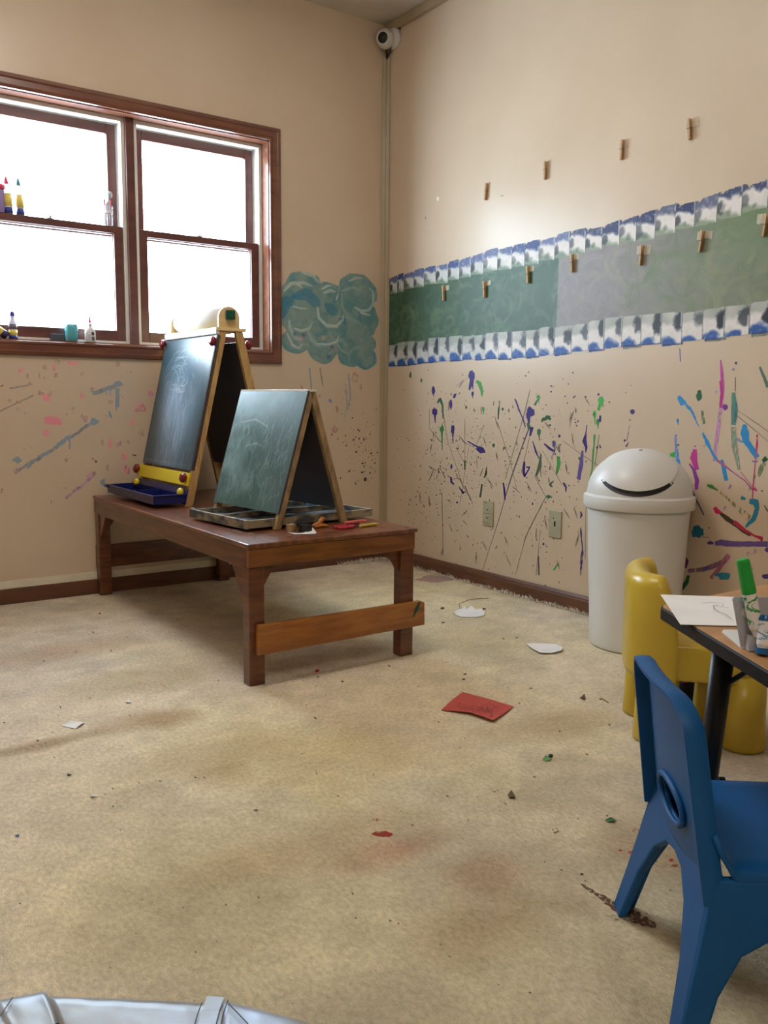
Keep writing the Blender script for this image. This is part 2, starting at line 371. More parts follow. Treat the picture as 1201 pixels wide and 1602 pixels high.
# baseboards and trims
def board_profile(mb, x0, x1, h, t, along):      # flat board with a rounded top edge
    prof = [(0, 0), (t, 0), (t, h*.72), (t*.8, h*.8), (t*.85, h*.86), (t*.45, h), (0, h)]
    if along == 'x': mb.prism([(p[0], p[1]) for p in prof], (x0, 0, 0), (0, -1, 0), (0, 0, 1), (x1-x0, 0, 0))
    else: mb.prism([(p[0], p[1]) for p in prof], (0, x0, 0), (-1, 0, 0), (0, 0, 1), (0, x1-x0, 0))
mb = MB(); mb.box((X0, -.012, 0), (0, 0, .064)); struct(mb.build('baseboard_left', M_base, bevel=.002))
mb = MB(); board_profile(mb, Y0, -.013, .072, .013, 'y'); struct(mb.build('baseboard_right', M_base))
struct(MB().box((X0, -.008, .0645), (0, 0, .098)).build('trim_1', M_trimw, bevel=.002))
# corner conduit: flat raceway with two ribs
mb = MB(); d = .027
mb.prism([(-d, 0), (0, -d), (-.004, -d-.004), (-d-.004, -.004)], (0, 0, .10), (1, 0, 0), (0, 1, 0), (0, 0, 2.475))
mb.prism([(-.5*d-.004, -.5*d-.002), (-.5*d-.002, -.5*d-.004), (-.5*d-.006, -.5*d-.008), (-.5*d-.008, -.5*d-.006)], (0, 0, .10), (1, 0, 0), (0, 1, 0), (0, 0, 2.475))
struct(mb.build('trim_2', M_conduit, bevel=.001))
mb = MB(); mb.box((-.022, Y0+.001, 2.684), (-.0002, -.001, CEIL-.0005)); struct(mb.build('trim_3', M_conduit, bevel=.003))

# ------------------------------------------------------------------ window
def rect_frame(mb, x0, x1, z0, z1, wl, wr, wb, wt, y0, y1):
    mb.box((x0, y0, z0), (x0+wl, y1, z1)); mb.box((x1-wr, y0, z0), (x1, y1, z1))
    mb.box((x0+wl, y0, z0), (x1-wr, y1, z0+wb)); mb.box((x0+wl, y0, z1-wt), (x1-wr, y1, z1))
win = bpy.data.objects.new('window_1', None); COL.objects.link(win); struct(win)
cw = .061
prof = [(0, 0), (0, -.010), (.004, -.016), (.016, -.018), (.022, -.013), (.044, -.013), (.050, -.017), (.058, -.015), (.061, -.006), (.061, 0)]
def casing(mb):
    x0, x1, z0, z1 = WX0, WX1, WZ0, WZ1
    ring = []
    for o_, y in prof:                   # o_ measured outward -> from outer edge inwards
        k = cw-o_; ring.append([(x0-k, y, z0-k), (x1+k, y, z0-k), (x1+k, y, z1+k), (x0-k, y, z1+k)])
    vs = [p for r in ring for p in r]; fs = []
    for i in range(len(ring)-1):
        for j in range(4): a = i*4+j; b = i*4+(j+1) % 4; fs.append((a, b, b+4, a+4))
    mb.add(vs, fs)
mb = MB(); casing(mb); mb.build('window_frame', M_case, win)
mb = MB(); JD = .075
mb.box((WX1-.004, -.004, WZ0), (WX1+.002, JD, WZ1)); mb.box((WX0-.002, -.004, WZ0), (WX0+.004, JD, WZ1)); mb.box((WX0, -.004, WZ1-.004), (WX1, JD, WZ1+.002)); mb.box((WX0, -.004, WZ0-.002), (WX1, JD, WZ0+.004))
mb.build('jamb', M_case, win)
MX0, MX1 = -1.345, -1.307
MB().box((MX0, .045, WZ0+.004), (MX1, .15, WZ1-.004)).build('mullion', M_sash, win, bevel=.003)
for k, (a, b) in enumerate([(WX0+.004, MX0), (MX1, WX1-.004)]):
    mb = MB(); z0, z1 = WZ0+.004, WZ1-.004
    rect_frame(mb, a, b, z0, z1, .016, .016, .014, .018, .06, .15)
    rect_frame(mb, a+.016, b-.016, z0+.014, z1-.018, .004, .004, .004, .004, .112, .15)
    mb.build('liner', M_liner, win, bevel=.0015)
    a2, b2 = a+.018, b-.018; zb, zt = z0+.014, z1-.018; mz = 1.60
    mb = MB(); rect_frame(mb, a2+.004, b2-.004, 1.562, zt, .038, .038, .034, .045, .115, .145)
    us = mb.build('upper_sash', M_sash, win, bevel=.003)
    MB().box((a2+.03, .129, 1.58), (b2-.03, .131, zt-.03)).build('glass_pane', M_glass, us)
    mb = MB(); rect_frame(mb, a2, b2, zb, mz, .038, .038, .045, .030, .066, .106)
    rect_frame(mb, a2+.036, b2-.036, zb+.043, mz-.028, .004, .004, .004, .006, .078, .10)
    ls = mb.build('lower_sash', M_sash, win, bevel=.003)
    MB().box((a2+.03, .085, zb+.035), (b2-.03, .087, mz-.02)).build('glass_pane', M_glass, ls)
    mb = MB(); cx = (a2+b2)/2
    mb.lathe([(.016, 0), (.016, .005), (.006, .008), (.006, .012)], 16, Matrix.Translation((cx, .088, mz))); mb.box((cx-.004, .07, mz+.008), (cx+.004, .105, mz+.013))
    mb.build('sash_lock', M_metal, win, bevel=.001)

# ------------------------------------------------------------------ ceiling lamp (above, out of the frame)
lampm = bpy.data.materials.new('lamp_diffuser'); lampm.use_nodes = True; b = lampm.node_tree.nodes['Principled BSDF']
b.inputs['Emission Color'].default_value = (1.0, .91, .82, 1); b.inputs['Emission Strength'].default_value = LAMP_STRENGTH
def lamp(x, y, lab):
    t = thing('ceiling_light', lab, 'light', (x, y, CEIL), 0, 'ceiling lights')
    mb = MB(); rect_frame_h = [(-.31, -.31, -.292, .31), (.292, -.31, .31, .31), (-.292, -.31, .292, -.292), (-.292, .292, .292, .31)]
    for x0, y0, x1, y1 in rect_frame_h: mb.box((x0, y0, -.03), (x1, y1, 0))
    mb.build('frame', M_white, t, bevel=.002)
    MB().box((-.291, -.291, -.10), (.291, .291, -.014)).build('diffuser', lampm, t)
lamp(-1.8, -1.6, 'square ceiling light above the bench, nearest the window')
lamp(-3.0, -4.2, 'square ceiling light behind the viewer')

# ------------------------------------------------------------------ paintings on the right wall
M_mural = attr_mat('mural_paint', .5, .4)
mu = Canvas(.03, 2.42, 1.0, 1.66, .0028, (62, 88, 68))
def sw(x, y): p = RW(x, y); return (-p.y, p.z)
SS, VV = np.meshgrid(mu.U, mu.V)
nA = noise2(mu.h, mu.w, 40, 3); nB = noise2(mu.h, mu.w, 10, 3); nC = noise2(mu.h, mu.w, 3, 2)
def mixto(mask, col): mu.img[:] = mu.img*(1-mask[..., None])+np.array(col, float)*mask[..., None]
seam = 1.229
mixto(np.clip((SS-seam)/.006, 0, 1), (138, 131, 130))
mixto(np.clip((SS-1.48)/.5, 0, 1)*.85*np.clip(.5+nA, 0, 1), (118, 126, 100))
mixto(np.clip((SS-1.75)/.5, 0, 1)*np.clip((VV-1.25)/.3, 0, 1), (96, 132, 78))
mixto(np.clip(1-SS/.35, 0, 1)*.5, (44, 66, 48))
for k in range(900):
    s_ = random.uniform(.03, 2.4); z_ = random.uniform(1.08, 1.56)
    if s_ < seam: c = random.choice([(98, 120, 92), (42, 72, 54), (122, 134, 104), (72, 100, 76), (92, 108, 78)])
    elif s_ < 1.6: c = random.choice([(158, 150, 142), (122, 116, 122), (150, 146, 126), (120, 124, 114), (164, 156, 134)])
    else: c = random.choice([(144, 148, 118), (100, 116, 86), (140, 142, 106), (126, 128, 114), (100, 122, 80)])
    r = random.uniform(.02, .085); a0 = random.uniform(0, 6.28)
    if (s_-seam)*(s_+r*.6-seam) < 0 or (s_-seam)*(s_-r*.6-seam) < 0: r = .03
    mu.arc(s_, z_, r, a0, a0+random.uniform(1.2, 4.2), random.uniform(.008, .034), c, random.uniform(.2, .6), .85, random.uniform(.7, 1.3))
# border cells, top and bottom rows: left edges in photo pixels, continued past the frame in wall metres
tx = [611, 622, 632, 647.5, 664, 682, 701, 719, 737, 757, 779, 801.5, 822, 844, 868.5, 892, 917, 943, 970, 997, 1027, 1058, 1089, 1124, 1163, 1204]
tops = ([608, 622, 655, 710, 770, 840, 880, 905, 950, 985, 1020, 1060, 1100, 1145, 1190, 1204], [436, 430, 421, 408.5, 390, 376, 365, 358, 352, 340, 328, 319, 310, 295, 282, 277])
tbot = ([608, 640, 690, 730, 780, 820, 870, 917, 967, 995, 1052, 1087, 1122, 1160, 1204], [462, 452, 443, 435, 423, 415, 406, 392, 382, 379, 364, 356, 345, 337, 324])
bx = [609, 622, 638, 653, 670.5, 687, 704, 724, 743.5, 760, 780, 801.5, 823.5, 844, 868, 895, 921, 946, 974, 1004, 1035.5, 1068, 1101, 1135, 1174, 1213]
btop = ([609, 670, 743, 801, 868, 895, 974, 1068, 1135, 1174, 1213], [545, 537, 530, 525, 518, 515, 504, 497, 487, 483, 477])
bbot = ([609, 638, 687, 743, 801, 868, 895, 974, 1035, 1101, 1174, 1213], [574, 572, 566, 563, 562, 556, 552, 544, 540, 533, 525, 520])
zT = lambda x, tab: sw(x, float(np.interp(x, *tab)))
def row(xs, ttab, btab, kind):
    cells = [(zT(xs[i], ttab), zT(xs[i+1], ttab), zT(xs[i], btab), zT(xs[i+1], btab)) for i in range(len(xs)-1)]
    wd = cells[-1][1][0]-cells[-1][0][0]
    for k in range(3):                   # outside the frame
        l = cells[-1]; cells.append(tuple((p[0]+wd, p[1]+.002) for p in l))
    edge = []
    for ci, (tl, tr, bl, br) in enumerate(cells):
        u = (SS-tl[0])/(tr[0]-tl[0]+1e-9); zt = tl[1]+(tr[1]-tl[1])*u; zb = bl[1]+(br[1]-bl[1])*u
        jt = random.uniform(-.006, .006); jb = random.uniform(-.004, .004)
        if kind == 't': zt = zt+jt-.004*(1-u)-.02*(np.clip(u-.85, 0, 1)*5)**2-.02*(np.clip(.15-u, 0, 1)*5)**2; zb = zb+.006*(1-u)+jb
        else: zt = zt+jt*.7; zb = zb+jb+.006*np.clip(u-.85, 0, 1)*4
        v = (VV-zb)/(zt-zb+1e-9)
        ins = (u > .0) & (u < .985) & (v > 0) & (v < 1.2); ins = ins.astype(float)
        white = (222, 214, 208) if ci > 8 else (200, 198, 194)
        br_ = random.uniform(-.08, .08)
        mixto(ins*np.clip(.8+nB*.4, 0, 1), white)
        if kind == 't':
            g = np.clip((.42-v-.30*u+.25*(nB-.5))*6, 0, 1)*ins; mixto(g*.8, (96, 118, 92) if ci < 16 else (118, 134, 104))
            bl_ = np.clip((v-.60+br_+.22*(u-.6)+.35*(nB-.5))*7, 0, 1)*ins*np.clip(1.6-nC*1.1, 0, 1)*random.uniform(.65, 1)
            mixto(bl_, (42, 58, 116) if ci < 15 else (34, 42, 84))
            k = np.clip((.30-np.hypot((u-.08)*1.1, v-.40+br_)+.3*(nB-.5))*8, 0, 1)*ins*random.uniform(.5, .95); mixto(k, (46, 48, 52))
            k = np.clip((.14-np.hypot((u-.5), v-.2))*8+(nB-.5)*3, 0, 1)*ins*.4; mixto(k, (70, 84, 74))
        else:
            g = np.clip((v-.72+.3*(nB-.5))*6, 0, 1)*ins; mixto(g*.4*nA*2, (110, 118, 106))
            k = np.clip((.36-np.hypot((u-.90), (v-.80+br_)*.8)+.45*(nB-.5))*7, 0, 1)*ins*random.uniform(.6, 1); mixto(k, (34, 38, 46))
            bl_ = np.clip((.40+br_*.6-np.hypot((u-.35)*.8, v-.02)+.25*(nB-.5))*8, 0, 1)*ins*np.clip(1.5-nC*.9, 0, 1); mixto(bl_, (46, 82, 150))
            mixto(np.clip((.08-v)*20, 0, 1)*ins*.8, (30, 44, 96))
        mixto(np.clip((.035-np.abs(u-.0))*30, 0, 1)*ins*.7*(nB > .4), (48, 56, 74))
        mixto(((u > .93) & (u < .985))*ins*.6*(nB > .45), (232, 228, 222))
        col = (SS >= min(tl[0], bl[0])) & (SS < max(tr[0], br[0]))
        edge.append((tl[0], tr[0], zt, zb, u))
    return edge
row(tx, tops, tbot, 't'); row(bx, btop, bbot, 'b')
def ztab(tab, xs):
    P = [zT(x, tab) for x in xs]; return np.interp(mu.U, [p[0] for p in P], [p[1] for p in P])
ttop = ztab(tops, tops[0]); tb = ztab(bbot, bbot[0])
dt = np.zeros(mu.w); db = np.zeros(mu.w)
cl = [sw(x, 420)[0] for x in tx]; cb = [sw(x, 550)[0] for x in bx]
for i in range(mu.w):
    j = np.searchsorted(cl, mu.U[i])-1
    if 0 <= j < len(cl)-1: u = (mu.U[i]-cl[j])/(cl[j+1]-cl[j]); dt[i] = -.003*(1-u)-.014*(max(u-.85, 0)*6)**2-.014*(max(.15-u, 0)*6)**2+.004*math.sin(j*2.3)
    j = np.searchsorted(cb, mu.U[i])-1
    if 0 <= j < len(cb)-1: u = (mu.U[i]-cb[j])/(cb[j+1]-cb[j]); db[i] = .006*math.sin(j*3.1)+(.01 if u > .96 else 0)
mu.a = ((VV < (ttop+dt)[None]) & (VV > (tb+db)[None]) & (SS > .038)).astype(float)
mural = mu.build('painted_mural', M_mural, ((-.0012, 0, 0), (0, -1, 0), (0, 0, 1)), wall_right)

# splatters
M_splat = attr_mat('splatter_paint', .4, .5, alpha=True, nscale=55, stretch=(1, 1.2, .35))
sp = Splat(RW, (-1, 0, 0), .0004)
P_, G_, D_, B_, T_, MG = (58, 44, 118), (66, 150, 66), (52, 60, 56), (44, 138, 200), (40, 128, 158), (190, 50, 140)
DG = (60, 104, 72)
def drip(x, y, rx, ry, l, col): sp.blob(x, y, rx, ry, col); sp.stroke([(x, y, rx*1.2), (x+.3, y+ry+l*.4, max(1, rx*.5)), (x+.6, y+ry+l, 1.0)], col)
# dark fine lines
for pts in [[(692, 640, 1.5), (700, 690, 1), (726, 765, 1)], [(790, 750, 1.2), (822, 640, 1.8), (829, 610, 2.2)], [(752, 900, .8), (778, 820, 1.2), (800, 745, 2), (829, 665, 2.6)],
            [(806, 900, .9), (822, 840, 2), (842, 800, 2.4), (855, 775, 1.4)], [(836, 745, 1.4), (858, 785, 1)], [(778, 660, 1), (800, 730, 1), (808, 765, 1.4)],
            [(727, 760, 1.6), (738, 785, 1)], [(733, 700, 1), (722, 770, 1), (719, 790, 1)], [(727, 655, 1), (727, 730, 1.2)], [(691, 770, .9), (693, 868, 1)], [(672, 640, 1), (671, 670, 1), (688, 690, 2)],
            [(712, 605, .8), (736, 588, 1)], [(757, 665, 1.2), (745, 697, .8)], [(724, 690, 1.2), (755, 708, 1)], [(713, 700, 1), (727, 725, 1.2)], [(671, 730, 1.8), (682, 736, 1.4), (688, 732, 1.6), (695, 745, 2.2)],
            [(718, 748, 2), (739, 787, 1)], [(848, 705, 1), (880, 760, 1)], [(829, 680, 1), (815, 740, 1)], [(845, 830, 1), (838, 900, 1.6)], [(881, 690, 1), (905, 708, 1), (935, 728, 1.2)],
            [(985, 665, 1), (980, 690, 1)], [(915, 875, 1), (916, 800, 1.4), (930, 735, 1.6)], [(1150, 640, 1.2), (1186, 664, 1.6), (1201, 675, 1.4)], [(1150, 648, 1.2), (1201, 690, 1)]]:
    sp.stroke([(a_, b_, c_*.8) for a_, b_, c_ in pts], (134, 126, 112) if random.random() < .7 else (104, 94, 104), .9, .5)
# purple and green drops
drip(678, 611, 2.6, 6.5, 3, P_); drip(680, 644, 4.2, 6, 12, P_); drip(739, 590, 4, 9, 10, P_); sp.stroke([(738, 596, 7), (734, 610, 3)], P_); drip(739, 616, 2, 4, 3, P_)
sp.blob(736, 586, 3.4, 7, P_, .3); drip(705, 632, 2, 7, 2, P_); sp.blob(711, 619, 2, 4, P_, .5); drip(708, 672, 3, 8, 14, P_); sp.blob(752, 704, 7.5, 4.2, P_, .6); sp.stroke([(731, 690, 1.6), (750, 701, 3)], P_)
sp.blob(706, 730, 1.6, 4, P_); sp.stroke([(705, 746, 3), (706, 754, 3.6), (710, 758, 2)], P_); sp.stroke([(787, 755, 2), (789, 768, 3.2), (790, 782, 2)], P_)
sp.stroke([(718, 762, 1.6), (725, 772, 3), (723, 768, 2)], P_); sp.blob(715, 786, 1.6, 1.6, P_)
sp.stroke([(725, 595, 1), (718, 606, 1)], P_)
sp.stroke([(745, 596, 5), (750, 600, 6), (753, 610, 4.5), (754, 620, 2)], G_); sp.stroke([(684, 631, 2), (688, 624, 5), (692, 634, 3), (693, 655, 1.4)], DG)
drip(691, 672, 3, 6.5, 26, (60, 130, 66)); drip(756, 640, 1.8, 3.6, 4, G_); sp.blob(642, 587, 1.8, 5, DG); sp.blob(659, 595, 1.5, 3, DG); sp.blob(729, 637, 1.6, 2.4, DG); sp.blob(786, 640, 2.2, 2.2, DG)
sp.stroke([(781, 628, 3), (780, 640, 2.6), (779, 656, 1.6)], (64, 84, 66), .7); sp.blob(772, 697, 2, 3.4, DG); sp.stroke([(761, 730, 1), (760, 742, 4), (757, 748, 1)], (60, 76, 62)); sp.stroke([(754, 757, 2.6), (751, 778, 3)], (70, 82, 72), .8)
sp.stroke([(727, 720, 2), (727, 735, 2.6)], DG, .8)
# centre cluster
drip(842, 622, 3, 4, 5, (70, 140, 74)); sp.stroke([(841, 625, 2), (836, 634, 4)], DG); sp.blob(829, 646, 6.5, 9.5, P_, .35, jag=.35); sp.stroke([(827, 652, 5), (827, 668, 2)], P_); sp.stroke([(832, 668, 6), (829, 682, 3)], P_)
sp.stroke([(805, 624, 2.6), (814, 645, 2.4), (822, 668, 1.6)], P_, 1, .6); sp.stroke([(826, 662, 5), (827, 672, 3)], DG, .8)
sp.stroke([(847, 660, 3), (850, 656, 5), (857, 652, 6), (861, 657, 3)], (58, 96, 66), .9, .5); sp.blob(860, 665, 2, 1.6, DG)
drip(843, 676, 3, 5.6, 8, (64, 112, 74)); sp.blob(875, 682, 1.8, 2.6, P_); sp.stroke([(851, 694, 2.2), (860, 702, 4), (867, 706, 3)], P_); sp.stroke([(865, 690, 5), (867, 702, 4), (860, 735, 3)], (112, 92, 150), .6)
sp.stroke([(858, 715, 5), (853, 735, 6), (848, 748, 4)], (170, 160, 196), .5); sp.blob(866, 694, 2.6, 5, (92, 80, 130)); sp.stroke([(846, 710, 2), (844, 730, 6), (838, 745, 3)], (82, 100, 78), .9)
sp.stroke([(833, 690, 1), (838, 706, 3), (843, 718, 1)], P_); sp.stroke([(820, 722, 2.6), (819, 738, 4), (820, 746, 3), (828, 732, 2)], P_); sp.stroke([(823, 731, 2), (829, 731, 3)], P_)
sp.stroke([(873, 714, 5), (874, 725, 6), (872, 736, 4), (871, 741, 2)], (70, 150, 74)); sp.stroke([(881, 755, 2.6), (885, 762, 3), (885, 770, 1)], P_); sp.blob(858, 777, 3.4, 3, (60, 110, 84)); sp.stroke([(864, 762, 1.6), (860, 758, 4), (866, 752, 1)], (70, 100, 84), .8)
sp.stroke([(916, 680, 3), (914, 690, 6.5), (917, 700, 4), (916, 708, 1)], P_); sp.stroke([(918, 665, 1), (916, 680, 2)], P_); sp.stroke([(911, 705, 3), (909, 725, 6.5), (905, 750, 5)], (96, 80, 148), .85); sp.blob(906, 717, 1.6, 2.4, DG)
drip(940, 627, 4.6, 6.6, 4, (66, 166, 70)); sp.blob(936, 617, 1.8, 2, P_); sp.stroke([(938, 632, 3), (936, 642, 5)], (66, 156, 70)); drip(930, 648, 2.8, 6, 10, (66, 160, 70)); drip(935, 660, 2.6, 5, 6, (60, 140, 66)); sp.stroke([(939, 650, 3), (938, 660, 4)], P_)
sp.stroke([(930, 680, 3.4), (929, 695, 2), (928, 705, 3), (926, 735, 2), (920, 760, 3.4), (918, 775, 2)], (84, 150, 80), .85); sp.stroke([(937, 680, 1.2), (930, 730, 1.2)], (100, 130, 90), .8)
sp.blob(929, 648, 1.6, 1.6, DG); sp.blob(989, 644, 3.6, 4.2, P_); sp.blob(977, 689, 1.4, 2, P_); sp.stroke([(983, 692, 1), (979, 699, 2.6)], P_); sp.blob(934, 700, 1.5, 2.2, P_); sp.blob(985, 657, 1, 1.3, D_)
sp.stroke([(908, 800, 1.4), (910, 806, 3.2), (907, 810, 1.4)], P_); sp.stroke([(908, 825, 1.6), (911, 860, 3), (909, 885, 3.4), (908, 900, 1)], P_, .8, .7); sp.blob(909, 880, 1.8, 3.6, P_); sp.blob(850, 851, 1.3, 2.4, P_); sp.blob(833, 788, 1, 2.4, P_)
sp.stroke([(873, 881, 2), (866, 892, 3)], (72, 160, 74)); sp.stroke([(842, 870, 2), (843, 900, 2.6)], (74, 66, 78), .7)
sp.blob(906, 750, 1, 1, P_)
for x, y in [(900, 661), (902, 666), (904, 659), (916, 621), (899, 620), (897, 622), (862, 604), (862, 613), (822, 588), (896, 583), (884, 620), (953, 629), (938, 697), (939, 700)]: sp.blob(x, y, 1.3, 1.3, (60, 54, 80))
# the coloured marks at the right
sp.stroke([(1127, 563, 2), (1129, 585, 5), (1130, 610, 5.5), (1127, 635, 4.5)], (190, 70, 160), .85); sp.stroke([(1127, 596, 4), (1129, 615, 5), (1127, 638, 4)], (184, 40, 140)); sp.stroke([(1127, 638, 5), (1124, 665, 6), (1119, 700, 5), (1117, 722, 4)], (196, 140, 186), .72)
sp.blob(1134, 637, 4.2, 4.8, (120, 50, 140)); sp.blob(1120, 613, 2.6, 2.6, (168, 150, 186)); sp.blob(1147, 578, 2.4, 2.2, (140, 124, 170)); sp.blob(1151, 568, 1.8, 2.6, (72, 80, 110)); sp.stroke([(1150, 590, 1), (1150, 612, 1)], D_)
sp.blob(1093, 619, 4, 9, (28, 92, 50), .1); sp.stroke([(1099, 642, 4.6), (1099, 652, 4), (1101, 663, 4.4)], (80, 120, 76), .7)
sp.stroke([(1147, 614, 5), (1149, 640, 11), (1147, 665, 8)], (84, 136, 122), .9); sp.stroke([(1147, 668, 8), (1149, 700, 9), (1156, 735, 5)], (136, 160, 136), .68); sp.stroke([(1151, 630, 3), (1150, 660, 4)], (90, 110, 140), .6)
sp.stroke([(1188, 574, 3.4), (1195, 590, 5), (1201, 606, 5)], (88, 112, 96), .85)
sp.stroke([(1061, 620, 5), (1065, 626, 9), (1067, 634, 5)], B_); sp.stroke([(1066, 626, 4), (1074, 634, 5), (1083, 645, 4), (1087, 655, 2.4), (1093, 667, 1.4)], B_, 1, .6); drip(1060, 658, 2, 3.4, 4, B_)
sp.stroke([(1099, 677, 2.6), (1104, 689, 5), (1113, 707, 3.4), (1122, 722, 4)], B_, 1, .5); sp.stroke([(1129, 719, 4), (1132, 733, 7), (1136, 752, 5.5)], B_)
sp.stroke([(1121, 720, 3), (1127, 724, 4), (1148, 740, 1.6), (1165, 752, 2), (1177, 766, 2.6)], (176, 90, 140), .8); sp.stroke([(1158, 738, 1.2), (1180, 765, 1.2)], (190, 90, 130))
sp.stroke([(1164, 664, 6), (1165, 678, 13), (1167, 690, 9), (1176, 703, 9), (1184, 716, 8)], B_); sp.stroke([(1156, 690, 2), (1166, 692, 3)], B_); sp.blob(1155, 688, 2.6, 2.6, (150, 140, 180))
sp.blob(1184, 682, 2, 2, (200, 30, 90)); sp.stroke([(1184, 684, 1), (1184, 695, 3.4), (1182, 715, 1), (1179, 745, 1.8), (1176, 790, 1.6)], (200, 50, 110)); sp.stroke([(1176, 764, 2), (1184, 768, 2), (1180, 762, 1.4)], (190, 60, 110))
sp.stroke([(1199, 716, 8), (1193, 722, 6)], (20, 80, 40)); sp.stroke([(1195, 724, 8), (1186, 742, 8), (1177, 758, 8), (1172, 768, 5)], (112, 132, 100), .62); sp.blob(1181, 722, 4.4, 1.8, (140, 110, 170))
sp.stroke([(1087, 703, 6), (1085, 716, 11), (1090, 735, 6)], MG); sp.stroke([(1078, 725, 2), (1085, 735, 5), (1090, 752, 7), (1089, 766, 5)], (140, 60, 150), .95); sp.blob(1058, 681, 1.3, 1.3, MG); sp.blob(1087, 698, 1.3, 1.3, MG); sp.blob(1101, 698, 1, 1, MG)
sp.stroke([(1048, 712, 5), (1054, 712, 8), (1062, 712, 5)], (60, 170, 66), 1, .4); sp.blob(1061, 696, 1.6, 1.6, DG); sp.stroke([(1056, 680, 3), (1058, 705, 5), (1060, 720, 6), (1064, 730, 3)], (120, 150, 210), .72); sp.stroke([(1060, 718, 5), (1063, 730, 4)], B_)
sp.stroke([(1070, 740, 2), (1077, 756, 4), (1088, 780, 2.4), (1101, 806, 2)], (62, 70, 110)); sp.blob(1077, 758, 3, 5, P_); sp.blob(1085, 787, 5, 7, (16, 60, 36))
sp.stroke([(1106, 759, 4), (1112, 761, 6), (1122, 767, 2)], (60, 130, 50)); sp.stroke([(1120, 765, 3), (1140, 782, 4), (1160, 800, 8), (1172, 812, 10)], (150, 150, 104), .6)
sp.stroke([(1159, 778, 6), (1166, 781, 4)], T_); sp.stroke([(1172, 784, 8), (1182, 785, 10), (1184, 796, 7), (1179, 812, 8), (1172, 818, 6), (1166, 825, 3)], T_)
sp.stroke([(1117, 794, 6), (1122, 800, 8), (1128, 803, 4)], (196, 40, 90)); sp.stroke([(1127, 803, 5), (1138, 812, 8), (1150, 820, 7), (1165, 832, 6), (1174, 838, 3)], (72, 60, 44)); sp.stroke([(1148, 816, 6), (1158, 824, 6), (1166, 830, 4), (1180, 838, 3), (1191, 842, 6), (1191, 848, 2)], (190, 40, 76))
sp.stroke([(1132, 798, 2), (1135, 792, 4)], (160, 130, 180)); sp.stroke([(1140, 765, 2), (1143, 758, 3)], (150, 120, 170)); sp.blob(1192, 768, 2, 1, P_)
sp.blob(1091, 832, 9.5, 9, (30, 104, 134), jag=.25); sp.blob(1109, 826, 1.2, 1.2, D_); sp.stroke([(1098, 840, 1), (1110, 841, .8)], (90, 80, 80))
sp.stroke([(1106, 850, 3), (1111, 849, 6), (1116, 850, 3)], (88, 62, 140)); sp.stroke([(1118, 850, 6), (1128, 849, 10), (1145, 851, 9), (1180, 851, 8), (1201, 851, 9)], (104, 80, 146), .85); sp.stroke([(1140, 855, 3), (1201, 853, 4)], (140, 120, 170), .6)
sp.stroke([(1076, 893, 6), (1100, 891, 7), (1120, 884, 8), (1136, 876, 6)], (132, 96, 130), .72); sp.stroke([(1112, 905, 6), (1126, 888, 7), (1140, 868, 8)], (170, 100, 130), .7); sp.blob(1104, 889, 6, 3, (96, 84, 140)); sp.stroke([(1160, 872, 4), (1180, 862, 8), (1201, 858, 5)], (196, 170, 170), .6)
sp.stroke([(1066, 922, 6), (1074, 910, 7), (1077, 900, 4)], (24, 84, 40)); sp.blob(1132, 901, 8.5, 6, T_, jag=.3); sp.blob(1124, 899, 5, 3, T_); sp.blob(1198, 902, 6, 4, (78, 50, 130)); sp.stroke([(1172, 878, 2), (1180, 902, 3)], (120, 150, 150), .6)
sp.blob(1070, 850, 4, 14, (60, 44, 110)); sp.blob(1073, 880, 4, 8, (90, 40, 90)); sp.blob(1201, 860, 5, 4, (90, 60, 140)); sp.stroke([(1195, 790, 1.4), (1201, 800, 3)], (100, 90, 70))
sp.stroke([(1063, 545, 1.6), (1064, 566, 1.6)], (120, 110, 170))
for k in range(950):
    g = random.random()
    if g < .55: x = random.gauss(700, 48); y = random.gauss(735, 75)
    elif g < .85: x = random.gauss(840, 50); y = random.gauss(730, 80)
    else: x = random.uniform(612, 1000); y = random.uniform(578, 900)
    if x < 612 or x > 1190 or y < 578 or y > 880+.25*(x-650): continue
    s_ = random.choice([.28, .35, .45, .6, .8]); c = random.choice([(92, 82, 72), (112, 98, 82), (84, 74, 98), (88, 100, 82)])
    sp.blob(x, y, s_, s_*random.uniform(.9, 2.4), c, random.uniform(-.3, .5), jag=.3, n=7)
for k in range(60):
    x = random.uniform(650, 920); y = random.uniform(620, 880); t = random.gauss(1.35, .35); l = random.uniform(6, 22)
    sp.stroke([(x, y, .6), (x+math.cos(t)*l*.5, y+math.sin(t)*l*.5, 1.4), (x+math.cos(t)*l, y+math.sin(t)*l, .5)], (120, 114, 100), .85, .6, 2)
for x, y, a in [(685, 311, 3), (666, 341, 1)]: sp.blob(x, y, a*.7, a*1.3, (232, 226, 214) if a > 2 else (90, 70, 60))
sp.stroke([(783, 307, 1), (788, 306, 1.6)], (150, 120, 90))
sp.build('paint_splatter', M_splat, wall_right)

